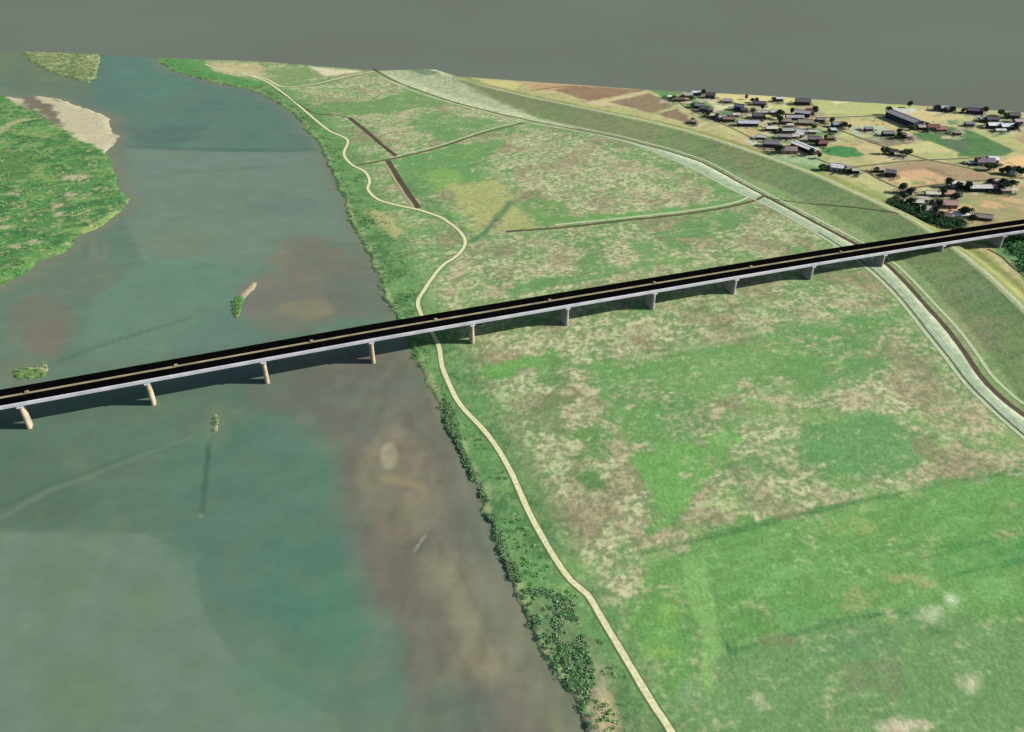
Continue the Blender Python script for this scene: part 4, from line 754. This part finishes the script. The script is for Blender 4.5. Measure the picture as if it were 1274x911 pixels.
# ------------------------------------------------------------- village houses
ROOF = {}
def rmat(c):
    if c not in ROOF: ROOF[c] = mat_plain('roof_' + '_'.join(map(str, c)), A(*c), A(*c) * .72, 1.4, .8, .2)
    return ROOF[c]
WALLM = {}
def wmat(c):
    if c not in WALLM: WALLM[c] = mat_plain('wall_' + '_'.join(map(str, c)), A(*c), A(*c) * .8, 2.0, .9, .1)
    return WALLM[c]
winm = mat_plain('window_glass', (.02, .025, .03), (.012, .015, .02), 1, .2, .5)
doorm = mat_plain('door_wood', (.10, .06, .04), (.07, .04, .03), 1)
def house(px, py, w, d, h, rot, rc, wc, label, name='house', cat='house', style='gable'):
    X0, Y0 = Wd(px, py); z0 = hz(X0, Y0) - .05; w *= .92; d *= .88; h *= .84
    rc = tuple(min(240, int(.72 * v + .28 * sum(rc) / 3 + 14)) for v in rc); wc = tuple(int(.8 * v + .2 * sum(wc) / 3) for v in wc)
    t = empty(name, (X0, Y0, z0), R(rot)); tag(t, label, cat, 'buildings of the village behind the levee')
    a, b = w / 2, d / 2
    rise = d * (.1 if w > 19 else .26) if style == 'gable' else (.35 if style == 'flat' else d * .16)
    if style == 'gable':      # walls with gable ends in one shell
        V = [(-a, -b, 0), (a, -b, 0), (a, b, 0), (-a, b, 0), (-a, -b, h), (a, -b, h), (a, b, h), (-a, b, h), (-a, 0, h + rise), (a, 0, h + rise)]
        Fc = [(0, 1, 5, 4), (2, 3, 7, 6), (1, 2, 6, 9, 5), (3, 0, 4, 8, 7)]
        mesh_obj('wall', V, Fc, wmat(wc), t)
        e = .55; th = .16; k = rise / b; ze = h - e * k + .03; zr = h + rise + .03
        V = []; 
        for xx in (-a - e, a + e):
            V += [(xx, -b - e, ze), (xx, 0, zr), (xx, b + e, ze), (xx, b + e, ze + th), (xx, 0, zr + th), (xx, -b - e, ze + th)]
        Fc = [(0, 1, 7, 6), (1, 2, 8, 7), (2, 3, 9, 8), (3, 4, 10, 9), (4, 5, 11, 10), (5, 0, 6, 11), (5, 4, 3, 2, 1, 0), (6, 7, 8, 9, 10, 11)]
        rf = mesh_obj('roof', V, Fc, rmat(rc), t)
        V = []
        for xx in (-a - e - .05, a + e + .05): V += [(xx, -.22, zr + th - .02), (xx, .22, zr + th - .02), (xx, .16, zr + th + .2), (xx, -.16, zr + th + .2)]
        mesh_obj('ridge', V, [(3, 2, 1, 0), (4, 5, 6, 7), (0, 1, 5, 4), (1, 2, 6, 5), (2, 3, 7, 6), (3, 0, 4, 7)], rmat(tuple(int(v * .75) for v in rc)), rf)
    else:
        V = [(-a, -b, 0), (a, -b, 0), (a, b, 0), (-a, b, 0), (-a, -b, h), (a, -b, h), (a, b, h + rise), (-a, b, h + rise)]
        mesh_obj('wall', V, [(0, 1, 5, 4), (1, 2, 6, 5), (2, 3, 7, 6), (3, 0, 4, 7)], wmat(wc), t)
        e = .4; V = []
        for dz in (.02, .2):
            V += [(-a - e, -b - e, h + dz), (a + e, -b - e, h + dz), (a + e, b + e, h + rise + dz), (-a - e, b + e, h + rise + dz)]
        mesh_obj('roof', V, [(3, 2, 1, 0), (4, 5, 6, 7), (0, 1, 5, 4), (1, 2, 6, 5), (2, 3, 7, 6), (3, 0, 4, 7)], rmat(rc), t)
    def panel(nm, x0, x1, z0_, z1_, yy, m):
        V = [(x0, yy, z0_), (x1, yy, z0_), (x1, yy, z1_), (x0, yy, z1_), (x0, yy - .06, z0_), (x1, yy - .06, z0_), (x1, yy - .06, z1_), (x0, yy - .06, z1_)]
        mesh_obj(nm, V, [(4, 5, 6, 7), (0, 4, 7, 3), (5, 1, 2, 6), (7, 6, 2, 3), (0, 1, 5, 4)], m, t)
    if w >= 5:
        panel('door', -a * .12 - .5, -a * .12 + .5, .02, 2.0, -b - .003, doorm)
        nw = max(2, int(w / 3.2)); 
        for k in range(nw):
            xc = -a + (k + .5) * w / nw
            if abs(xc + a * .12) > 1.2 and h > 2.2: panel('window', xc - .6, xc + .6, 1.0, 2.0, -b - .003, winm)
    return t
for q in HS:
    nm = 'barn' if 'barn' in q[8] else 'shed' if 'shed' in q[8] else 'hall' if 'hall' in q[8] else 'hut' if 'hut' in q[8] else 'house'
    house(*q[:9], name=nm, cat=nm, style='lean' if (nm in ('shed', 'hut') and q[2] < 9) else 'gable')

# ------------------------------------------------------------- village trees
def crown_mesh(seed, r, h, zc, n=800, colr=(52, 74, 50)):
    g = np.random.RandomState(seed); k = 7
    lob = g.normal(size=(k, 3)) * np.array([r * .3, r * .3, h * .12]); lr = g.uniform(.5, .8, k) * r
    w = g.randint(0, k, n); u = g.normal(size=(n, 3)); u /= np.linalg.norm(u, axis=1)[:, None]
    c = lob[w] + u * (lr[w] * g.uniform(.6, 1.05, n))[:, None] * np.array([1, 1, h / (2 * r) * 1.1]); c[:, 2] += zc
    s = g.uniform(.2, .42, (n, 1)); d1 = g.normal(size=(n, 3)); d1 /= np.linalg.norm(d1, axis=1)[:, None]; d2 = np.cross(d1, g.normal(size=(n, 3))); d2 /= np.linalg.norm(d2, axis=1)[:, None]
    V = np.stack([c + d1 * s, c + d2 * s * .8, c - d1 * s, c - d2 * s * .8], 1).reshape(-1, 3)
    cc = np.repeat(A(*colr)[None] * g.uniform(.7, 1.35, (n, 1)), 4, 0)
    return V, cc
bark = mat_plain('bark', (.09, .065, .045), (.06, .045, .03), .5)
PROT = []
for k, (r, h, trunk, cl) in enumerate(((2.0, 3.4, 1.6, (78, 98, 66)), (2.5, 3.8, 1.6, (68, 88, 68)), (1.6, 3.8, 1.4, (82, 82, 64)), (1.9, 2.6, .9, (92, 116, 72)))):
    V, cc = crown_mesh(20 + k, r, h, trunk + h * .5, colr=cl)
    t = empty('tree', (0, 0, -50)); c = mesh_obj('crown', V, np.arange(len(V)).reshape(-1, 4), LEAF, t, cols=cc)
    V = []; Fc = []; nseg = 7
    for zt, rr in ((-.3, .28), (trunk * .6, .2), (trunk + h * .7, .05)): V += [(rr * math.cos(2 * math.pi * j / nseg), rr * math.sin(2 * math.pi * j / nseg), zt) for j in range(nseg)]
    for i in range(2):
        for j in range(nseg): a = i * nseg + j; b = i * nseg + (j + 1) % nseg; Fc.append((a, b, b + nseg, a + nseg))
    b0 = len(V)
    for j in range(4):      # limbs
        an = j * 1.6 + .4; q0 = Vector((0, 0, trunk * .9)); q1 = Vector((math.cos(an) * r * .7, math.sin(an) * r * .7, trunk + h * .5)); sd = Vector((-math.sin(an), math.cos(an), 0)) * .08
        V += [tuple(q0 + sd), tuple(q0 - sd), tuple(q0 + Vector((0, 0, .16))), tuple(q1)]; Fc += [(b0, b0 + 1, b0 + 3), (b0 + 1, b0 + 2, b0 + 3), (b0 + 2, b0, b0 + 3)]; b0 += 4
    mesh_obj('trunk', V, Fc, bark, t); PROT.append(t)
used = set()
def tree(px, py, kind, sc, label):
    X0, Y0 = Wd(px, py); z0 = hz(X0, Y0)
    src = PROT[kind]
    if kind not in used: t = src; used.add(kind); 
    else:
        t = src.copy(); S.collection.objects.link(t)
        for ch in src.children:
            c = ch.copy(); S.collection.objects.link(c); c.parent = t
    sc *= 1.02; t.location = (X0, Y0, z0); t.scale = (sc * random.uniform(.95, 1.15), sc, sc * random.uniform(.85, 1.05)); t.rotation_euler = (0, 0, random.uniform(0, 6.28))
    t.name = 'tree' if kind != 3 else 'bush'
    tag(t, label, 'bush' if kind == 3 else 'tree', 'trees and bushes among the village houses')
random.seed(4)
TS = [
 (838, 124, 0, .8, 'small dark tree just right of the white hut at the far left village end'), (849, 124, 0, .9, 'dark tree behind the low brown shed at the village end'), (875, 119, 1, 1.0, 'dark round tree standing on the terrain edge between white and dark houses'),
 (860, 125, 3, 1.2, 'bush in front of the pale grey house with white trim'), (862, 134, 3, 1.3, 'bush on the left side of the blue-grey house'), (881, 146, 0, .8, 'small black tree left of the cream-roofed house'), (861, 152, 0, .8, 'small dark tree behind the lone brown hut by the levee'),
 (893, 148, 0, .9, 'dark tree in front of the pale house with a grey roof'), (902, 147, 3, 1.0, 'bush between the pale grey-roofed house and the long brown roof'), (928, 124, 2, .8, 'little lone brown tree on the pale yellow field at the top'), (936, 128, 1, .85, 'left tree of the dark pair above the low dark blue roof'),
 (941, 128, 1, .8, 'right tree of the dark pair above the low dark blue roof'), (948, 137, 2, .9, 'small dark tree above the narrow tower house'), (962, 127, 1, .8, 'dark tree left of the little white-roofed house on the yellow field'),
 (969, 143, 1, .9, 'left of two dark trees beside the low pale greenish shed'), (973, 145, 0, .9, 'right of two dark trees beside the low pale greenish shed'), (978, 148, 0, .8, 'dark tree at the left end of the wide lilac roof'), (985, 142, 2, 1.0, 'dark upright tree left of the big black-fronted house'),
 (967, 149, 1, .9, 'dark tree behind the pinkish brown house'), (970, 154, 1, 1.1, 'large dark tree at the left corner of the pinkish brown house'), (1013, 142, 1, 1.2, 'large black tree right of the rusty red roof'), (1010, 146, 0, .8, 'small dark tree in front of the large black tree by the rusty red roof'),
 (957, 159, 2, .7, 'small dark tree behind the creamy roofed house with purple-black walls'), (970, 166, 1, .8, 'dark tree left of the pale sage-roofed house'), (1012, 161, 3, 1.2, 'green bush right of the long tan-roofed building'),
 (969, 192, 1, 1.2, 'large dark tree left of the wide pink-walled house by the levee'), (965, 189, 0, 1.0, 'dark tree right of the dark grey barn by the levee'), (1009, 194, 1, 1.0, 'dark tree at the near end of the long slanting white roof'), (1019, 198, 0, .9, 'dark tree below the near end of the slanting white shed'),
 (1034, 154, 1, 1.0, 'dark tree left of the grey-blue house on the lane'), (1050, 160, 1, 1.05, 'dark brown tree right of the grey-blue house on the lane'), (1056, 161, 2, .8, 'thin brown tree at the right end of the lane group'), (1031.5, 165, 0, .7, 'small dark tree beside the pale turquoise hut'),
 (1026, 174, 2, .8, 'dark tree left of the low olive-brown hut'), (1016, 181, 1, .9, 'dark tree between the purple-grey roof and the dark red house'), (1022, 212, 3, 1.5, 'dark green bush at the left end of the row by the white house'), (1028, 212, 3, 1.3, 'green bush in the middle of the row by the white house'), (1034, 212, 0, .9, 'dark tree touching the left side of the white house'),
 (1050, 216, 0, .7, 'little dark tree in front of the narrow black-brown hut'), (1100, 192, 3, 1.5, 'dark green bush left of the dark brown house on the yellow field'), (1105, 192, 0, .9, 'dark tree left of the dark brown house on the yellow field'), (1122, 194, 0, .9, 'dark tree right of the pale yellowish shed'), (1128, 194, 3, 1.6, 'rounded grey-green bush right of the pale yellowish shed'),
 (1090, 214, 0, .8, 'small dark tree left of the tan-roofed hut on the lane'), (1131, 134, 1, 1.0, 'lone black tree on the terrain edge above the large barn'), (1105, 143, 1, 1.2, 'large black tree at the upper left end of the large barn'), (1133, 162, 3, 1.2, 'green bush in front of the near wall of the large barn'), (1153, 159, 0, .8, 'small dark tree behind the crimson-roofed house'), (1152, 164, 0, .8, 'dark tree in front of the dusty pink roofed house'),
 (1118, 167, 1, .8, 'dark tree behind the maroon house'), (1118, 173, 1, 1.0, 'dark tree left of the maroon house'), (1166, 138, 1, .9, 'dark tree in front of the turquoise-roofed house'), (1185, 140, 1, .9, 'dark tree right of the dark house at the top edge'), (1198, 141, 1, .8, 'lone dark tree between the top edge houses and the purple house'), (1225, 142, 1, 1.1, 'dark tree right of the purple house'),
 (1244, 144, 3, 1.5, 'green bush left of the navy-roofed house'), (1251, 147, 3, 1.4, 'dark bush touching the navy-roofed house'), (1228, 157, 0, 1.0, 'dark tree left of the bright white-roofed house'), (1246, 159, 1, .9, 'dark tree between the bright white roof and the pale blue hall'), (1263, 162, 1, 1.1, 'dark tree at the right end of the pale blue hall'), (1262, 152, 1, 1.0, 'dark tree behind the pale blue hall'),
 (1215, 205, 1, .9, 'dark tree at the left end of the violet-roofed house'), (1236, 212, 1, 1.0, 'dark tree below the brick-walled white-roofed house'), (1229, 212, 3, 1.5, 'dark green bush on the grass below the violet-roofed house'), (1252, 217, 1, 1.2, 'black-green tree left of the narrow white hut'), (1264, 218, 1, 1.2, 'black-green tree right of the narrow white hut'), (1270, 219, 1, 1.1, 'black-green tree at the right edge under the sand yard'), (1246, 216, 3, 1.2, 'bush left of the black-green tree under the sand yard'),
 (1179, 233, 1, 1.2, 'large dark tree at the left end of the shed row'), (1191, 235, 0, 1.0, 'dark tree between the tiny white hut and the teal-walled shed'), (1203, 237, 1, 1.2, 'dark teal tree between the two pale sheds of the row'), (1230, 232, 1, 1.0, 'dark tree behind the widest shed of the row'), (1244, 239, 1, 1.1, 'dark tree right of the lilac-grey house'), (1247, 231, 1, 1.0, 'dark tree right of the pale salmon roofed house'), (1258, 234, 1, 1.2, 'dark round tree at the right end of the shed row'), (1252, 235, 0, 1.0, 'thin dark tree left of the dark round tree at the row end'),
 (1121, 240, 1, 1.2, 'black tree left of the small mauve house at the lane corner'), (1132, 243, 1, 1.1, 'black tree right of the small mauve house at the lane corner'), (1124, 250, 0, 1.1, 'dark tree in front of the small mauve house'), (1132, 256, 1, 1.0, 'dark tree left of the cream-roofed house with navy walls'), (1171, 243, 1, 1.1, 'black-green tree right of the cream roofed garden shed'), (1187, 252, 1, 1.3, 'round black tree behind the large salmon pink house'),
 (1167, 259, 1, 1.0, 'dark tree left of the large salmon pink house'), (1148, 265, 0, 1.0, 'dark tree left of the pale pink roofed house'), (1162, 266, 1, 1.0, 'dark green tree right of the pale pink roofed house'), (1199, 271, 1, 1.4, 'big black tree in front of the long low white-roofed house'), (1209, 278, 1, 1.0, 'dark tree right of the hedge belt close to the bridge'), (1169, 273, 0, 1.1, 'dark tree left of the small reddish house'),
]
for q in TS: tree(*q)
